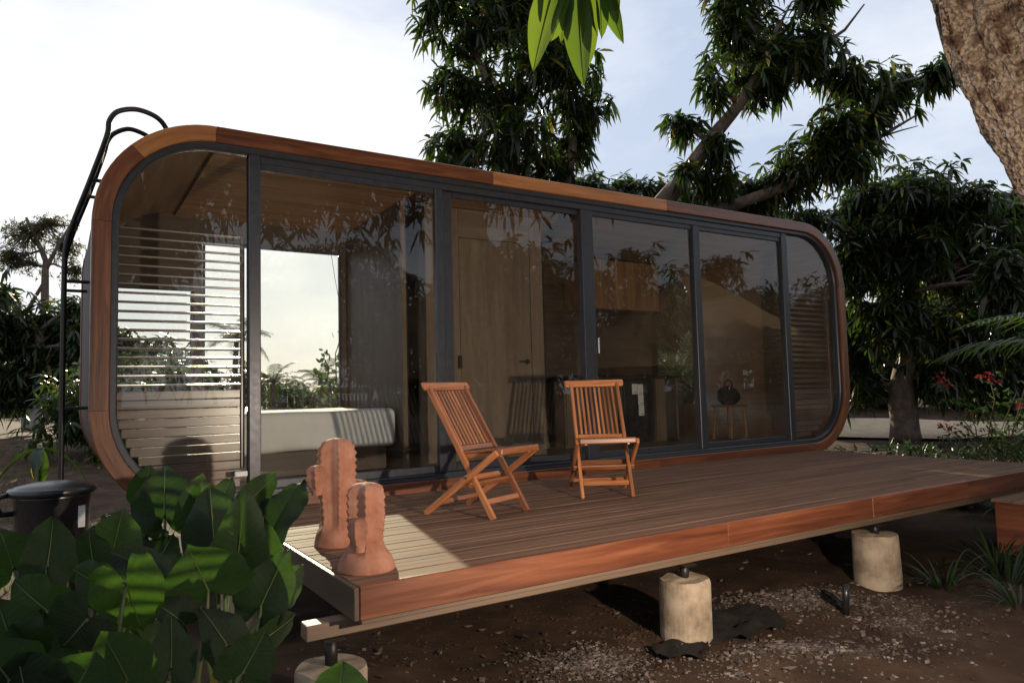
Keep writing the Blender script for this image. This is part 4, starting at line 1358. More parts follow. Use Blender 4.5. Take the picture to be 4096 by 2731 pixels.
TREES = 'mango trees behind the cabin'
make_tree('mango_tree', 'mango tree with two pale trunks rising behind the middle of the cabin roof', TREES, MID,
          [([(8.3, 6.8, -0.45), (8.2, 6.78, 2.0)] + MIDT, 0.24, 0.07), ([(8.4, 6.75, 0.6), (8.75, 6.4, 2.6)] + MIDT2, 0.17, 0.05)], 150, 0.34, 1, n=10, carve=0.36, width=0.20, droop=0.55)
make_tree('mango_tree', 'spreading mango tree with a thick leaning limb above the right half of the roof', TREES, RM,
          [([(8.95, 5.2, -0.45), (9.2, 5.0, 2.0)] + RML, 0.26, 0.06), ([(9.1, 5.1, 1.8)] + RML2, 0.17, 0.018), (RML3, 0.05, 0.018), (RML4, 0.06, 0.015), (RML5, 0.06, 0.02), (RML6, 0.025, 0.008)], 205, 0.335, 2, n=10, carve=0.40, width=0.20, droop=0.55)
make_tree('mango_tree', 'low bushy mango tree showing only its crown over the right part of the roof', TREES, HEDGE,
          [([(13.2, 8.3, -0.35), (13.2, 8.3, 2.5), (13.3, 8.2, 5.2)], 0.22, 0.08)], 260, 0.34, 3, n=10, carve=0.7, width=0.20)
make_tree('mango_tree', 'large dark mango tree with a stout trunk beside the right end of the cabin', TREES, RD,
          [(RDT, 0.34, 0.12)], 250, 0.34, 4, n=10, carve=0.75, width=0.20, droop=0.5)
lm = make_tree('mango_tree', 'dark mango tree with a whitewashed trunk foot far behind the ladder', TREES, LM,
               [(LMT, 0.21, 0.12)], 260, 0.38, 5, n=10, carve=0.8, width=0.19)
tube_obj('limewash_band', [(-0.585, 17.36, 0.10), (-0.585, 17.33, 0.5), (-0.575, 17.30, 0.72)], [0.245, 0.235, 0.225], M['white_paint'], lm, 20)
make_tree('leafy_bush', 'rounded leafy bush added behind the cabin to shade the left ground, glimpsed between the louvre slats', None,  # bush added to keep sun off the ground left of the cabin
          [(0.9, 9.0, 0.7, 0.8, 0.75), (1.8, 9.6, 0.95, 0.9, 0.85), (1.3, 10.4, 1.05, 0.9, 0.9), (0.5, 10.5, 0.8, 0.7, 0.75), (0.1, 9.6, 0.6, 0.6, 0.6)],
          [([(1.1, 9.8, -0.35), (1.15, 9.8, 0.3), (1.2, 9.9, 0.9)], 0.10, 0.05)], 170, 0.24, 15, n=9, carve=0.8, width=0.24, cat='bush')
make_tree('feathery_tree', 'thin feathery tree with bare forked branches against the sky at the left edge', None, LFB,
          [([(-0.42, 23.0, 0.1)] + LF, 0.16, 0.04), (LF2, 0.08, 0.03), (LF3, 0.07, 0.05)], 420, 0.14, 6, mat='feather', n=8, twig=1.2, width=0.22, droop=0.15, carve=0.2)


# woods seen through the rear windows
def mass(name, label, blobs, dens, L_, seed, mat='far_leaf'):
    rg = np.random.default_rng(seed)
    C, A = blob_points(blobs, dens, rg, carve=0.9)
    V, F = whorls(C, A, L_, 8, 0.34, 0.2, rg)
    return tag(obj(name, mesh(name, V, F, M[mat])), label, 'woodland', None, 'stuff')


far = []
for i in range(46):
    a = -25 + i * 2.35
    x = 45 * math.sin(R_(a)) + 3
    y = 46 * math.cos(R_(a)) + 2 + 3 * math.sin(i * 1.9)
    h = 1.3 + 0.55 * math.sin(i * 1.37) + 0.35 * math.sin(i * 3.1)
    if a > 24: h += 1.4
    far.append((x, y, h * 0.75, 1.7, h * 0.72 + 0.4))
mass('far_woodland', 'distant band of mixed trees behind the field', far, 90, 0.42, 12)
bush = []
for i in range(18):
    t = -8 + i * 1.1
    bush.append((24.6 + 0.846 * t, 11.2 - 0.533 * t + 0.8 * math.sin(i * 2.1), 0.9 + 0.3 * math.sin(i * 1.7), 1.1, 1.5))
for i in range(12):
    t = -6 + i * 1.3
    bush.append((23.4 + 0.846 * t, 10.0 - 0.533 * t + 0.5 * math.sin(i * 2.7), 2.4 + 0.5 * math.sin(i * 1.9), 1.2, 1.5))
mass('hedge_mass', 'dark dense hedge beyond the sandy track', bush, 190, 0.34, 13, 'hedge')


# ------------------------------------------------------------------ palms
def frond_mesh(name, L_, n, leaf, droop, seed, mat):
    rg = np.random.default_rng(seed)
    P = []
    for i in range(n + 1):
        t = i / n
        P.append(np.array([L_ * (t - 0.12 * t * t), 0, L_ * (0.42 * t - droop * t * t)]))
    V, F = [], []
    tb = tube([tuple(p) for p in P], [0.022 * (1 - 0.85 * i / n) + 0.003 for i in range(n + 1)], 5)
    V += tb[0]; F += tb[1]
    for i in range(2, n):
        t = i / n
        ll = leaf * (math.sin(math.pi * (0.12 + 0.86 * t)) ** 0.7)
        tg = unit(P[min(i + 1, n)] - P[i - 1])
        for s in (-1, 1):
            for sub in (0.0, 0.5):
                b = P[i] + (P[min(i + 1, n)] - P[i]) * sub
                d = unit(np.array([0.55 * tg[0], s * 1.0, 0.55 * tg[2] + 0.25 - 0.3 * rg.uniform()]))
                tip = b + d * ll * rg.uniform(0.85, 1.1) + np.array([0, 0, -0.35 * ll * rg.uniform(0.6, 1.3)])
                midp = b + d * ll * 0.5 + np.array([0, 0, -0.02])
                w = np.array([tg[0], 0, tg[2]]) * 0.016
                o = len(V)
                V += [tuple(b - w * 0.5), tuple(b + w * 0.5), tuple(midp + w), tuple(midp - w), tuple(tip)]
                F += [(o, o + 1, o + 2, o + 3), (o + 3, o + 2, o + 4)]
    return mesh(name, V, F, mat)


FR = [frond_mesh('frond', 2.3, 26, 0.62, 0.55, 1, M['palm']), frond_mesh('frond', 2.0, 24, 0.58, 0.80, 2, M['palm'])]


def palm(x, y, h, nf, scale, label, lean=0.0, tr=0.11, seed=0, zb=None, pitch0=0.9):
    rr_ = random.Random(seed)
    z0 = terrain_h(x, y) - 0.05 if zb is None else zb
    t = empty('palm_tree', (x, y, z0))
    tag(t, label, 'palm tree', 'palms around the cabin')
    top = Vector((x + lean, y, z0 + h))
    pts = [Vector((x, y, z0)).lerp(top, i / 8) for i in range(9)]
    tube_obj('trunk', pts, [tr * (1.25 - 0.4 * i / 8) for i in range(9)], M['bark_far'], t, 12)
    for i in range(nf):
        az = i * 2.399 + rr_.uniform(-0.2, 0.2)
        el = pitch0 - 1.25 * (i / nf) + rr_.uniform(-0.12, 0.12)
        Mx = Matrix.Translation(top) @ Matrix.Rotation(az, 4, 'Z') @ Matrix.Rotation(-el, 4, 'Y') @ Matrix.Scale(scale * rr_.uniform(0.85, 1.1), 4)
        obj('frond', FR[i % 2], t, Mx)
    return t


palm(9.9, 4.3, 1.5, 15, 0.85, 'young palm seen through the arched rear corner of the cabin', 0.05, 0.10, 1)
palm(5.35, 22.0, 3.0, 14, 0.7, 'tall palm seen between the louvre slats', 0.15, 0.10, 2)
palm(6.55, 21.0, 1.35, 14, 0.62, 'short palm at the left of the rear window view', 0.0, 0.10, 3)
palm(8.05, 20.2, 1.45, 13, 0.62, 'short palm at the right of the rear window view', 0.0, 0.10, 4)
palm(10.9, -2.35, 1.5, 13, 1.05, 'palm with arching fronds at the right edge behind the deck', 0.0, 0.13, 5, None, 0.75)


# ------------------------------------------------------------------ sea grape in the rear window
def disc_leaves(name, C, r, rg, mat):
    V, F = [], []
    for c in C:
        nrm = unit(rg.normal(size=3) + np.array([0.2, -0.8, 0.3]))
        a = unit(np.cross(nrm, [0, 0, 1.0])); b = np.cross(nrm, a)
        rr_ = r * rg.uniform(0.7, 1.15)
        o = len(V)
        V.append(tuple(c))
        for k in range(10):
            an = 2 * math.pi * k / 10
            e_ = 1.0 if k else 0.8
            V.append(tuple(np.array(c) + (a * math.cos(an) + b * math.sin(an)) * rr_ * e_ + nrm * 0.12 * rr_))
        F += [(o, o + 1 + k, o + 1 + (k + 1) % 10) for k in range(10)]
    return mesh(name, V, F, mat)


sg = empty('sea_grape_shrub', (5.95, 12.0, 0.0))
tag(sg, 'shrub with round leaves at the right edge of the rear window view', 'shrub')
rg = np.random.default_rng(21)
stems, leafc = [], []
for tip, b0 in (((5.98, 11.9, 2.30), (5.95, 12.0, 0.0)), ((5.62, 12.1, 1.95), (5.9, 12.0, 0.5)), ((6.3, 11.8, 2.5), (6.0, 12.0, 0.4)), ((5.45, 12.2, 1.45), (5.9, 12.0, 0.3)), ((6.1, 12, 1.8), (6.0, 12, 0.5)), ((5.7, 12, 1.3), (5.9, 12, 0.3))):
    path = branch_path(b0, tip, 6, 0.05)
    stems.append(tube(path, [0.03 - 0.0035 * i for i in range(7)], 6))
    for i in range(26):
        t = rg.uniform(0.25, 1.0)
        p = Vector(b0).lerp(Vector(tip), t)
        leafc.append((p.x + rg.normal() * 0.09, p.y + rg.normal() * 0.1, p.z + rg.normal() * 0.06))
V, F, uv = merge(stems)
obj('stems', mesh('stems', V, F, M['bark_far'], uv, True), sg)
lo_ = obj('foliage', disc_leaves('foliage', leafc, 0.075, rg, M['far_leaf']), sg)
lo_['kind'] = 'stuff'


# ------------------------------------------------------------------ near trunk with loose bark, top right
def near_trunk():
    t = empty('leaning_mango_tree', (6.35, -3.95, -0.7))
    tag(t, 'thick leaning mango trunk with flaking bark in the upper right corner', 'tree')
    line = [(6.45, -4.05, -0.75), (6.3, -3.98, 0.6), (5.86, -3.84, 1.6), (5.40, -3.68, 2.45), (5.07, -3.58, 3.1), (4.90, -3.52, 3.75), (4.8, -3.5, 4.4), (4.75, -3.45, 5.2)]
    n_t, V, F, uv = 132, [], [], []
    P = []
    for i in range(len(line) - 1):
        for s in range(26):
            P.append(Vector(line[i]).lerp(Vector(line[i + 1]), s / 26))
    P.append(Vector(line[-1]))
    for i, p in enumerate(P):
        a, b = P[max(0, i - 1)], P[min(len(P) - 1, i + 1)]
        tg = (b - a).normalized()
        u = Vector((0, 1, 0)); u = (u - tg * u.dot(tg)).normalized(); w = tg.cross(u)
        base = 0.38 - 0.05 * i / len(P) + 0.18 * math.exp(-i / 17)
        for k in range(n_t):
            an = 2 * math.pi * k / n_t
            d = u * math.cos(an) + w * math.sin(an)
            q_ = Vector((math.cos(an) * 2.2, math.sin(an) * 2.2, p.z * 1.1))
            plate = mnoise.fractal(Vector((q_.x * 1.6, q_.y * 1.6, q_.z * 0.8)), 0.8, 2.2, 5)
            ridge = abs(mnoise.noise(Vector((an * 4.2 + 0.5 * p.z, p.z * 0.7, 1.0))))
            fis = mnoise.fractal(Vector((math.cos(an) * 5.5, math.sin(an) * 5.5, p.z * 1.6 + 0.6 * math.sin(an * 2))), 0.7, 2.1, 5)
            stepd = math.floor(fis * 5.0) / 5.0
            r_ = base * (1 + 0.08 * plate) + 0.030 * (0.35 - ridge) + 0.034 * stepd + 0.012 * fis
            r_ += 0.10 * max(0, mnoise.noise(Vector((q_.x * 0.8, q_.y * 0.8, p.z * 0.9 + 4)))) * base
            V.append(p + d * r_); uv.append((i * 0.05, an))
    for i in range(len(P) - 1):
        for k in range(n_t):
            a, b = i * n_t + k, i * n_t + (k + 1) % n_t
            F.append((a, b, b + n_t, a + n_t))
    obj('trunk', mesh('trunk', V, F, M['bark'], uv, True), t)
    crown = [(0.3, -5.2, 4.6, 1.5, 1.0), (2.0, -5.2, 4.9, 1.5, 1.0), (3.6, -4.6, 5.4, 1.5, 1.0), (5.2, -4.4, 6.0, 1.6, 1.1), (7.2, -4.0, 7.0, 1.7, 1.1), (9.2, -3.6, 7.9, 1.8, 1.1),
             (1.0, -7.4, 4.6, 1.8, 1.1), (3.6, -7.2, 5.0, 1.8, 1.2), (6.4, -6.8, 5.6, 1.9, 1.2), (9.0, -6.5, 6.0, 2.0, 1.2), (2.2, -3.4, 5.9, 1.3, 0.9), (4.4, -2.8, 7.0, 1.5, 1.0), (6.6, -2.0, 8.4, 1.6, 1.0), (0, -3.4, 5.2, 1.2, 0.8),
             (-3.0, -6.8, 5.0, 1.8, 1.1), (-2.0, -9.2, 5.4, 1.9, 1.2), (1.0, -10.0, 6.4, 2.0, 1.2), (4.2, -9.8, 6.6, 2.0, 1.2), (7.4, -9.4, 7.0, 2.0, 1.2), (10.4, -9.0, 7.2, 2.0, 1.2), (12.6, -7.0, 7.6, 2.0, 1.2)]  # unseen masses behind the camera, added to cut sky light on the front
    rg = np.random.default_rng(91)
    C, A = blob_points(crown, 190, rg, shell=0.6, carve=0.9)
    V2, F2 = whorls(C, A, 0.40, 9, 0.2, 0.4, rg)
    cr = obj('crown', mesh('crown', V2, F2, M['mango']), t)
    cr['kind'] = 'stuff'
    limbs = []
    for b in crown:
        limbs.append(tube(branch_path((4.76, -3.46, 5.0), b[:3], 6, 0.05), [0.13 - 0.018 * q for q in range(7)], 7))
    V2, F2, uv2 = merge(limbs)
    obj('limbs', mesh('limbs', V2, F2, M['bark_far'], uv2, True), t)
    # stump of a broken limb and a strip of hanging bark on the left flank
    tube_obj('limb_stub', [(4.98, -3.60, 3.08), (4.80, -3.47, 3.18), (4.68, -3.39, 3.36), (4.60, -3.33, 3.6)], [0.15, 0.12, 0.115, 0.12], M['bark'], t, 16)
    strip = [(4.70, -3.38, 3.30), (4.69, -3.375, 3.16), (4.705, -3.38, 3.02), (4.707, -3.38, 2.88), (4.725, -3.385, 2.80)]
    tube_obj('hanging_bark', strip, [0.040, 0.030, 0.034, 0.036, 0.012], M['bark'], t, 8, True, 0.5)
    return t


near_trunk()

# ------------------------------------------------------------------ near mango leaves hanging into the top of the picture
def blade(L_, W_, curl, wav, fold, seed, seg=9):
    V, F = [], []
    rr_ = random.Random(seed)
    ph = rr_.uniform(0, 6)
    for i in range(seg + 1):
        t = i / seg
        w = W_ * 0.5 * (math.sin(math.pi * min(1, t ** 0.85)) ** 0.75) + 0.001 * (1 - t)
        y = L_ * t
        z = -curl * L_ * t * t
        wv = wav * L_ * math.sin(t * 9 + ph)
        V += [(-w, y, z + fold * w + wv), (-w * 0.5, y, z + fold * w * 0.4 + wv * 0.4), (0, y, z), (w * 0.5, y, z + fold * w * 0.4 - wv * 0.3), (w, y, z + fold * w - wv)]
    for i in range(seg):
        for j in range(4):
            a = i * 5 + j
            F.append((a, a + 1, a + 6, a + 5))
    return V, F


NEAR = [blade(0.20, 0.062, 0.10, 0.012, 0.35, 1), blade(0.20, 0.056, 0.22, 0.016, 0.5, 2), blade(0.20, 0.070, 0.05, 0.010, 0.25, 3)]
NEARM = [mesh('leaf', v, f, M['mango_near'], None, True) for v, f in NEAR]
NEARR = [mesh('midrib', *tube([(0, 0.20 * i / 8, (-c * 0.20 * (i / 8) ** 2) + 0.0012) for i in range(9)], [0.0026 * (1 - 0.7 * i / 8) for i in range(9)], 5)[:2], M['stem']) for c in (0.10, 0.22, 0.05)]
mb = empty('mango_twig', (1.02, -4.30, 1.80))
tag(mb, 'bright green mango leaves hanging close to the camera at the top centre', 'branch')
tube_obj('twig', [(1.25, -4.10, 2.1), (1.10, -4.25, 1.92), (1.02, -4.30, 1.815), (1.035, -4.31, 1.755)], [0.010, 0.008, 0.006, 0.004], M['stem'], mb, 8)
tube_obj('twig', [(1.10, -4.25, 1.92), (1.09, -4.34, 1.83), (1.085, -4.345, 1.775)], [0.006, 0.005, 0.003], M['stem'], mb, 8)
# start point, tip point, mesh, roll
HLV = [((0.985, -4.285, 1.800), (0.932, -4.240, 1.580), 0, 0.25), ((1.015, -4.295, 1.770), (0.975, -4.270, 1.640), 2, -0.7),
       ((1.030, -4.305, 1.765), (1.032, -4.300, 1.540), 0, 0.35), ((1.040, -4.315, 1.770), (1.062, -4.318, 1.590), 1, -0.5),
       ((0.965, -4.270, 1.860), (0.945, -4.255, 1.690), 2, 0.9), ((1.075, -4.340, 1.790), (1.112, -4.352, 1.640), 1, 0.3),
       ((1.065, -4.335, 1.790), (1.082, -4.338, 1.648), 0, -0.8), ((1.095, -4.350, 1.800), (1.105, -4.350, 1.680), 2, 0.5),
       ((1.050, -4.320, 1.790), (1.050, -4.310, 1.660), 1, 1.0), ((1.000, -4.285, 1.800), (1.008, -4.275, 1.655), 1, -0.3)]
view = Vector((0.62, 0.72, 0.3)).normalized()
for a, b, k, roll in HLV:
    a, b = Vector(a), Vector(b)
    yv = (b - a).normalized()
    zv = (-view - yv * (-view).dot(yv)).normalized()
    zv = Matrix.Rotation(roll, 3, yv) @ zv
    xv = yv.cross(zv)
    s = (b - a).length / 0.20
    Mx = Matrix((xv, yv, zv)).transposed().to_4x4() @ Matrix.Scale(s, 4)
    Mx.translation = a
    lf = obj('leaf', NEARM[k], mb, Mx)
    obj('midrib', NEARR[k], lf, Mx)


# ------------------------------------------------------------------ elephant ears
HEART = [(0.0, 1.0), (0.055, 0.945), (0.165, 0.84), (0.29, 0.69), (0.385, 0.51), (0.445, 0.31), (0.472, 0.10), (0.468, -0.10), (0.43, -0.26),
         (0.365, -0.385), (0.27, -0.44), (0.175, -0.42), (0.10, -0.32), (0.045, -0.18), (0.012, -0.03)]


def ear_mesh(seed, wav=0.02):
    """heart-shaped blade, attachment at the origin, tip at y = 1, lobes behind"""
    rr_ = random.Random(seed)
    ph = [rr_.uniform(0, 6) for _ in range(4)]
    half = []
    for (xa, ya), (xb, yb) in zip(HEART[:-1], HEART[1:]):
        half += [(xa, ya), ((xa + xb) / 2, (ya + yb) / 2)]
    half.append(HEART[-1])
    line = half + [(-x, y) for x, y in half[::-1]]
    na, rings = len(line), 8
    V, F = [], []
    for j in range(rings + 1):
        s = j / rings
        for k, (ox, oy) in enumerate(line):
            u = k / na
            # rows run from the midrib out to the margin
            my = 0.62 * oy + 0.38 * max(oy, 0.0) + 0.0
            my = max(-0.02, my)
            r = 1 + (0.03 * math.sin(u * 70 + ph[0]) + 0.03 * math.sin(u * 31 + ph[2])) * s * s
            x, y = ox * s * r, my + (oy - my) * s * r
            if k in (0, na - 1): x, y = 0.0 if k == 0 else -0.0005, 1.0 - 0.002 * (1 - s)
            z = -0.16 * max(0, y) ** 2 - 0.25 * min(0, y) ** 2 + 0.20 * abs(x) ** 1.25
            z += wav * s * s * (math.sin(u * 44 + ph[1]) + 0.7 * math.sin(u * 75 + ph[2]))
            z += 0.08 * math.sin(3.2 * y + 2.6 * x + ph[3]) * s
            V.append((x, y, z))
    for j in range(rings):
        for k in range(na - 1):
            a = j * na + k
            F.append((a, a + 1, a + na + 1, a + na))
    return V, F


EAR = []
for s_ in range(4):
    V, F = ear_mesh(s_ + 3, 0.024 + 0.008 * s_)
    EAR.append((V, F))
EARM = [mesh('leaf', v, f, M['taro'], None, True) for v, f in EAR]


def rib_mesh():
    return mesh('midrib', *tube([(0, -0.02 + 1.0 * i / 8, -0.10 * (i / 8) ** 2 + 0.010 + 0.003) for i in range(9)], [0.014 * (1 - 0.85 * i / 8) for i in range(9)], 6)[:2], M['stem'])


RIB = rib_mesh()
crowns = [((0.62, -2.10, -0.55), 'elephant ear plant with upright leaves against the left end of the deck'),
          ((0.36, -2.05, -0.55), 'elephant ear plant growing close to the left corner of the cabin'),
          ((0.05, -2.45, -0.58), 'elephant ear plant in front of the black bin'),
          ((0.45, -2.85, -0.60), 'elephant ear plant with one big matte leaf in the middle of the clump'),
          ((0.02, -3.10, -0.62), 'elephant ear plant in the bottom left corner'),
          ((0.66, -3.62, -0.66), 'single bright elephant ear leaf in front of the left concrete pier')]
PLANTS = []
for loc, lb in crowns:
    e_ = empty('elephant_ear_plant', loc)
    tag(e_, lb, 'plant', 'elephant ear plants left of the deck')
    PLANTS.append((e_, Vector(loc)))
camP = Vector((0, -5.6, 0.818))
rr_ = random.Random(5)
for _ in range(4):
    lx, ly = rr_.uniform(-0.22, 0.72), rr_.uniform(-3.2, -1.7)
    if lx > 0.14 * (ly + 5.6) + 0.28: continue
    hz = rr_.uniform(-0.25, 0.10) + 0.08 * (ly + 3)
    LEAVES.append((lx, ly, hz, rr_.uniform(-0.12, 0.12), rr_.uniform(-0.08, 0.08), rr_.uniform(0.08, 0.2), rr_.uniform(0.13, 0.2)))
for i, (ax, ay, az, dx, dy, dz, wd) in enumerate(LEAVES):
    a, d = Vector((ax, ay, az)), Vector((dx, dy, dz))
    L_ = d.length * (1.05 if i < 35 else 1.0)
    if i == 18:
        L_, wd, a = L_ * 0.8, wd * 0.68, a + Vector((0.02, 0, -0.015))
    yv = d.normalized()
    toc = (camP - a).normalized()
    yv = (yv + toc * rr_.uniform(-0.65, 0.55)).normalized()
    zv = (toc - yv * toc.dot(yv)).normalized()
    zv = Matrix.Rotation(rr_.uniform(-0.85, 0.85), 3, yv) @ zv
    if i in (0, 1, 2, 6): zv = (toc - yv * toc.dot(yv)).normalized()
    xv = yv.cross(zv)
    sx = wd * (1.40 if i < 35 else 1.3) / 0.92
    Mx = Matrix((xv, yv, zv)).transposed().to_4x4() @ Matrix.Diagonal((sx, L_, L_, 1))
    Mx.translation = a
    if i == 18: pl = PLANTS[5]
    else: pl = min(PLANTS[:5], key=lambda p_: (p_[1].xy - a.xy).length)
    lf = obj('leaf', EARM[i % 4], pl[0], Mx)
    obj('midrib', RIB, lf, Mx)
    g = pl[1] + Vector((rr_.uniform(-0.06, 0.06), rr_.uniform(-0.06, 0.06), -0.05))
    m1 = g.lerp(a, 0.5) + Vector((rr_.uniform(-0.03, 0.03), 0.02, 0.05)) - zv * 0.05
    m2 = g.lerp(a, 0.85) - zv * 0.03
    tube_obj('petiole', [g, m1, m2, a], [0.012, 0.010, 0.008, 0.005], M['stem'], pl[0], 7)
# a few yellowed leaves low in the clump
for k, (x, y, z, dz) in enumerate(((0.70, -2.45, -0.22, -0.22), (0.55, -2.55, -0.20, -0.18), (0.50, -2.70, -0.30, -0.2))):
    v, f = blade(0.26, 0.06, 0.25, 0.03, 0.6, 40 + k)
    Mx = Matrix.Translation((x, y, z)) @ Matrix.Rotation(0.5 + k, 4, 'Z') @ Matrix.Rotation(R_(-70 - 8 * k), 4, 'X')
    obj('withered_leaf', mesh('withered_leaf', v, f, M['yellow_leaf'], None, True), PLANTS[0][0], Mx)


# ------------------------------------------------------------------ small plants
def strap_clump(name, x, y, n, L_, label, group, cat='plant', mat='strap', w=0.03, seed=0, zb=None):
    r_ = random.Random(seed)
    z0 = (terrain_h(x, y) if zb is None else zb) - 0.02
    e_ = empty(name, (x, y, z0))
    tag(e_, label, cat, group)
    V, F = [], []
    for i in range(n):
        az = r_.uniform(0, 2 * math.pi)
        ln = L_ * r_.uniform(0.6, 1.15)
        up = r_.uniform(0.35, 1.15)
        sp = r_.uniform(0.03, 0.07)
        o = len(V)
        for j in range(6):
            t = j / 5
            rad = ln * t * math.cos(up) + sp
            z = ln * (t * math.sin(up) + 0.25 * t - 0.55 * t * t)
            ww = w * (1 - t ** 2.2) * (0.6 + 0.6 * min(1, t * 4)) * 0.5 + 0.001
            cx, cy = rad * math.cos(az), rad * math.sin(az)
            V += [(cx - ww * math.sin(az), cy + ww * math.cos(az), z + 0.3 * ww), (cx, cy, z), (cx + ww * math.sin(az), cy - ww * math.cos(az), z + 0.3 * ww)]
        for j in range(5):
            for k in range(2):
                a = o + j * 3 + k
                F.append((a, a + 1, a + 4, a + 3))
    lo_ = obj('foliage', mesh('foliage', V, F, M[mat]), e_, Matrix.Translation((x, y, z0)))
    lo_['kind'] = 'stuff'
    return e_


GS = 'strap-leaved plants along the right end of the deck'
for k, (x, y, n_, l_, lb) in enumerate((
        (8.55, -0.25, 22, 0.45, 'strap-leaved clump against the lower right corner of the cabin'),
        (9.0, -0.75, 34, 0.55, 'strap-leaved clump just behind the deck, left of the big tree trunk'),
        (8.9, -1.25, 34, 0.5, 'low strap-leaved clump behind the deck in front of the big tree trunk'),
        (8.75, -1.75, 36, 0.55, 'strap-leaved clump behind the deck below the red flowers'),
        (8.7, -2.2, 36, 0.6, 'tall strap-leaved clump behind the deck near the right edge'),
        (9.5, -1.6, 34, 0.6, 'strap-leaved clump under the flowering shrub'),
        (9.7, -0.6, 30, 0.5, 'strap-leaved clump at the foot of the sandy track'))):
    strap_clump('strap_plant', x, y, n_, l_, lb, GS, seed=30 + k)
GW = 'weeds in the shade below the deck'
for k, (x, y, n_, l_, lb) in enumerate((
        (5.45, -2.75, 30, 0.45, 'bright weed clump beside the right-hand pier'),
        (5.85, -3.0, 36, 0.55, 'grassy weed clump below the right part of the deck edge'),
        (6.15, -2.8, 34, 0.6, 'tall weed clump next to the timber step'),
        (5.3, -3.3, 24, 0.35, 'low weed clump at the right of the gravel'),
        (6.3, -3.4, 30, 0.5, 'weed clump in front of the timber step'))):
    strap_clump('weed_clump', x, y, n_, l_, lb, GW, mat='strap', w=0.014, seed=50 + k)
strap_clump('seedling', 0.42, -0.55, 26, 0.32, 'small bright green seedling at the lower left corner of the cabin', None, mat='shrub', w=0.06, seed=61)

rg = np.random.default_rng(44)
uc = []
for i in range(420):
    x, y = rg.uniform(8.6, 15.5), rg.uniform(-3.2, 2.6)
    if x < 8.95 and y > -0.05: continue
    uc.append((x, y, terrain_h(x, y) + abs(rg.normal()) * 0.10))
V, F = whorls(np.array(uc), np.tile(np.array([[0, 0, 1.0]]), (len(uc), 1)), 0.30, 11, 0.13, 0.35, rg, 5, 70)
tag(obj('undergrowth', mesh('undergrowth', V, F, M['strap'])), 'dark leafy undergrowth between the deck and the sandy track', 'undergrowth', None, 'stuff')

# banana sapling by the ladder
bs_ = empty('banana_sapling', (-0.19, 4.6, terrain_h(-0.19, 4.6)))
tag(bs_, 'small banana plant with drooping yellow leaves left of the ladder', 'plant')
zb = terrain_h(-0.19, 4.6)
tube_obj('stem', [(-0.19, 4.6, zb - 0.03), (-0.19, 4.6, zb + 0.5), (-0.18, 4.6, zb + 0.9)], [0.05, 0.04, 0.025], M['stem'], bs_, 10)
for k, (az, el, ln, mt) in enumerate(((2.9, -0.3, 0.8, 'strap'), (0.2, -0.2, 0.75, 'strap'), (3.6, -1.25, 0.75, 'yellow_leaf'), (5.6, -1.1, 0.6, 'shrub'), (4.6, -0.3, 0.5, 'strap'))):
    v, f = blade(ln * 0.8, 0.13, 0.6, 0.02, 0.5, 70 + k)
    Mx = Matrix.Translation((-0.18, 4.6, zb + 0.85)) @ Matrix.Rotation(az - math.pi / 2, 4, 'Z') @ Matrix.Rotation(el, 4, 'X')
    obj('leaf', mesh('leaf', v, f, M[mt], None, True), bs_, Mx)

# grass patch on the left
rg = np.random.default_rng(31)
GV, GF = [], []
for i in range(9000):
    x, y = rg.uniform(-3.5, 1.2), rg.uniform(0.6, 13) if i % 3 else rg.uniform(-0.5, 4)
    if x > 0.1 and -0.1 < y < 2.7: continue
    if mnoise.noise(Vector((x * 0.8, y * 0.6, 2))) < -0.12: continue
    z, h, a = terrain_h(x, y), rg.uniform(0.04, 0.13), rg.uniform(0, 6.28)
    w = 0.006
    dx, dy = rg.normal() * 0.04, rg.normal() * 0.04
    o = len(GV)
    GV += [(x - w * math.cos(a), y - w * math.sin(a), z), (x + w * math.cos(a), y + w * math.sin(a), z), (x + dx, y + dy, z + h)]
    GF.append((o, o + 1, o + 2))
tag(obj('grass', mesh('grass', GV, np.array(GF), M['grass'])), 'thin dry grass on the ground left of the cabin', 'grass', None, 'stuff')

# leaf litter and twigs on the soil
LV, LF_ = [], []
for i in range(170):
    x, y = rg.uniform(1.2, 6.2), rg.uniform(-3.6, -0.6)
    z, a, s = terrain_h(x, y) + 0.012, rg.uniform(0, 6.28), rg.uniform(0.012, 0.045)
    o = len(LV)
    ca, sa = math.cos(a), math.sin(a)
    for u, v, hh in ((-s, 0, 0.004), (0, -s * 0.28, 0.0), (s, 0, 0.012), (0, s * 0.28, 0.010)):
        LV.append((x + u * ca - v * sa, y + u * sa + v * ca, z + hh))
    LF_.append((o, o + 1, o + 2, o + 3))
tag(obj('leaf_litter', mesh('leaf_litter', LV, LF_, M['bark_far'])), 'dry fallen leaves strewn on the soil under the deck', 'leaf litter', None, 'stuff')

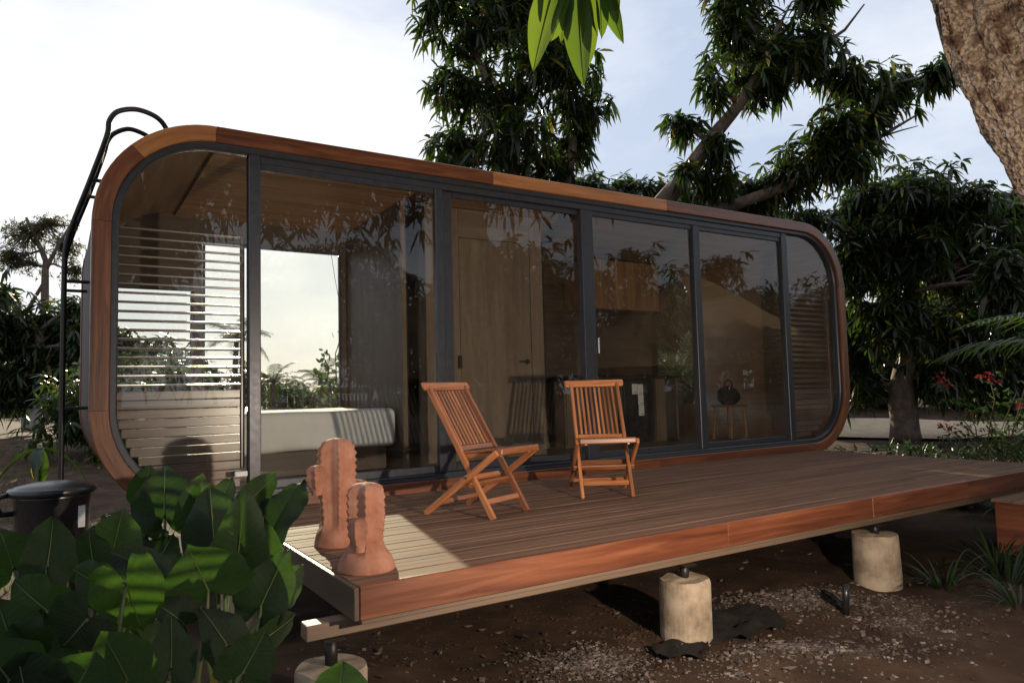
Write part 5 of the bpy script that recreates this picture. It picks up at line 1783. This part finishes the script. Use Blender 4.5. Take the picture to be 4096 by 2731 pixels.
# flowering shrub
fs = empty('flowering_shrub', (11.6, -0.35, terrain_h(11.6, -0.35)))
tag(fs, 'loose shrub with red flower heads between the big trunk and the right edge', 'shrub')
stm, lc = [], []
HEADS = [(11.75, -0.32, 0.85), (12.2, -0.55, 0.42), (11.55, -0.10, 0.28), (11.25, 0.10, 0.12), (11.15, 0.05, 0.78), (12.35, -0.7, 0.95)]
for hx, hy, hz in HEADS + [(11.9, -0.6, 0.6), (12.4, -0.9, 0.3), (11.4, -0.3, 0.5), (12.0, -0.4, 0.25)]:
    path = branch_path((11.7 + random.uniform(-.2, .2), -0.35, -0.6), (hx, hy, hz), 4, 0.07)
    stm.append(tube(path, [0.014, 0.011, 0.009, 0.007, 0.005], 5))
    for t in range(26):
        u = random.uniform(0.3, 0.97)
        p = Vector(path[0]).lerp(Vector(path[-1]), u)
        lc.append((p.x + random.gauss(0, .13), p.y + random.gauss(0, .13), p.z + random.gauss(0, .07)))
V, F, uv = merge(stm)
obj('stems', mesh('stems', V, F, M['bark_far'], uv, True), fs)
V, F = whorls(np.array(lc), np.tile(np.array([[0.2, -0.3, 1.0]]), (len(lc), 1)), 0.085, 5, 0.42, 0.3, np.random.default_rng(5))
lo_ = obj('foliage', mesh('foliage', V, F, M['shrub']), fs)
lo_['kind'] = 'stuff'
for hx, hy, hz in HEADS:
    c = np.array([[hx, hy, hz]]) + np.random.default_rng(int(hx * 100)).normal(size=(16, 3)) * np.array([[0.065, 0.065, 0.045]])
    V, F = whorls(c, np.tile(np.array([[0, -0.3, 1.0]]), (16, 1)), 0.045, 6, 0.6, 0.1, np.random.default_rng(int(hy * 100) + 500))
    obj('flower_head', mesh('flower_head', V, F, M['petal']), fs)['kind'] = 'stuff'

# ------------------------------------------------------------------ what the glass mirrors: thatched hut and trees behind the camera
hut = empty('thatched_hut', (15.5, -9.0, -0.65))
tag(hut, 'thatched hut mirrored in the right-hand glass panes', 'hut')
rv, rf = [], []
nk = 48
for j in range(9):
    t = j / 8
    for k in range(nk):
        a = 2 * math.pi * k / nk
        r_ = 3.9 * (1 - t) ** 0.85 + 0.05
        r_ *= 1 + 0.035 * mnoise.noise(Vector((a * 7, t * 9, 0)))
        rv.append((r_ * math.cos(a), r_ * math.sin(a), 2.0 + 2.7 * t - (0.12 * abs(mnoise.noise(Vector((a * 16, 3, 0)))) if j == 0 else 0)))
for j in range(8):
    for k in range(nk):
        a, b = j * nk + k, j * nk + (k + 1) % nk
        rf.append((a, b, b + nk, a + nk))
obj('roof', mesh('roof', rv, rf, M['thatch']), hut, Matrix.Translation((15.5, -9.0, -0.65)))
for k in range(10):
    a = 2 * math.pi * k / 10
    x, y = 15.5 + 3.1 * math.cos(a), -9.0 + 3.1 * math.sin(a)
    tube_obj('post', [(x, y, -0.7), (x, y, 1.9)], 0.09, M['bark_far'], hut, 10)
for k in range(9):
    a = 1.2 + k * 0.26
    x, y = 15.5 + 2.6 * math.cos(a), -9.0 + 2.6 * math.sin(a)
    box('wall_board', (x - 0.2, y - 0.03, -0.66), (x + 0.2, y + 0.03, 1.6), M['pale_wood'], hut, 0.005, 2)
BK = [(0, 0, 3.0, 1.9, 1.3), (1.4, 0.4, 3.6, 1.3, 1.0), (-1.5, 0.3, 2.6, 1.3, 1.2), (0.4, -0.6, 4.3, 1.1, 0.7), (0.9, 0.7, 2.0, 1.5, 0.9), (-0.6, 0.5, 1.4, 1.5, 0.8)]
bt = make_tree('mango_tree', 'mango tree mirrored in the glass, farthest left of those behind the camera', 'mango trees mirrored in the glass', BK,
               [([(0, 0, -0.1), (0.1, 0, 1.2), (0, 0, 2.8)], 0.25, 0.1)], 60, 0.36, 77, n=9, carve=0.5, width=0.2)
BPOS = [(-6.5, -13, 0.0, 'farthest left of those behind the camera'), (1.0, -14.5, 1.0, 'second from the left behind the camera'),
        (5.2, -13.4, 2.2, 'third from the left behind the camera'), (8.4, -14.6, 4.0, 'fourth from the left behind the camera'),
        (11.4, -13.6, 0.7, 'just left of the thatched hut'), (14.6, -15.0, 1.9, 'straight behind the thatched hut'),
        (17.6, -14.0, 3.0, 'behind the right eave of the thatched hut'), (20.6, -13.0, 2.7, 'just right of the thatched hut'),
        (23.4, -12.0, 5.1, 'second to the right of the thatched hut'), (26.4, -11.0, 0.4, 'third to the right of the thatched hut'),
        (29.6, -10.0, 1.4, 'farthest right of those behind the camera'), (23.0, -7.6, 3.7, 'nearest the right end of the cabin')]
for k, (x, y, rz, nm) in enumerate(BPOS):
    Mx = Matrix.Translation((x, y, -0.6)) @ Matrix.Rotation(rz, 4, 'Z') @ Matrix.Scale(1.22 + 0.14 * math.sin(k * 2.2), 4)
    if k == 0:
        bt.matrix_basis = Mx
        WORLD[bt.name] = Mx
    else:
        t_ = copy_tree(bt, None, Mx)
        t_['label'] = 'mango tree mirrored in the glass, ' + nm
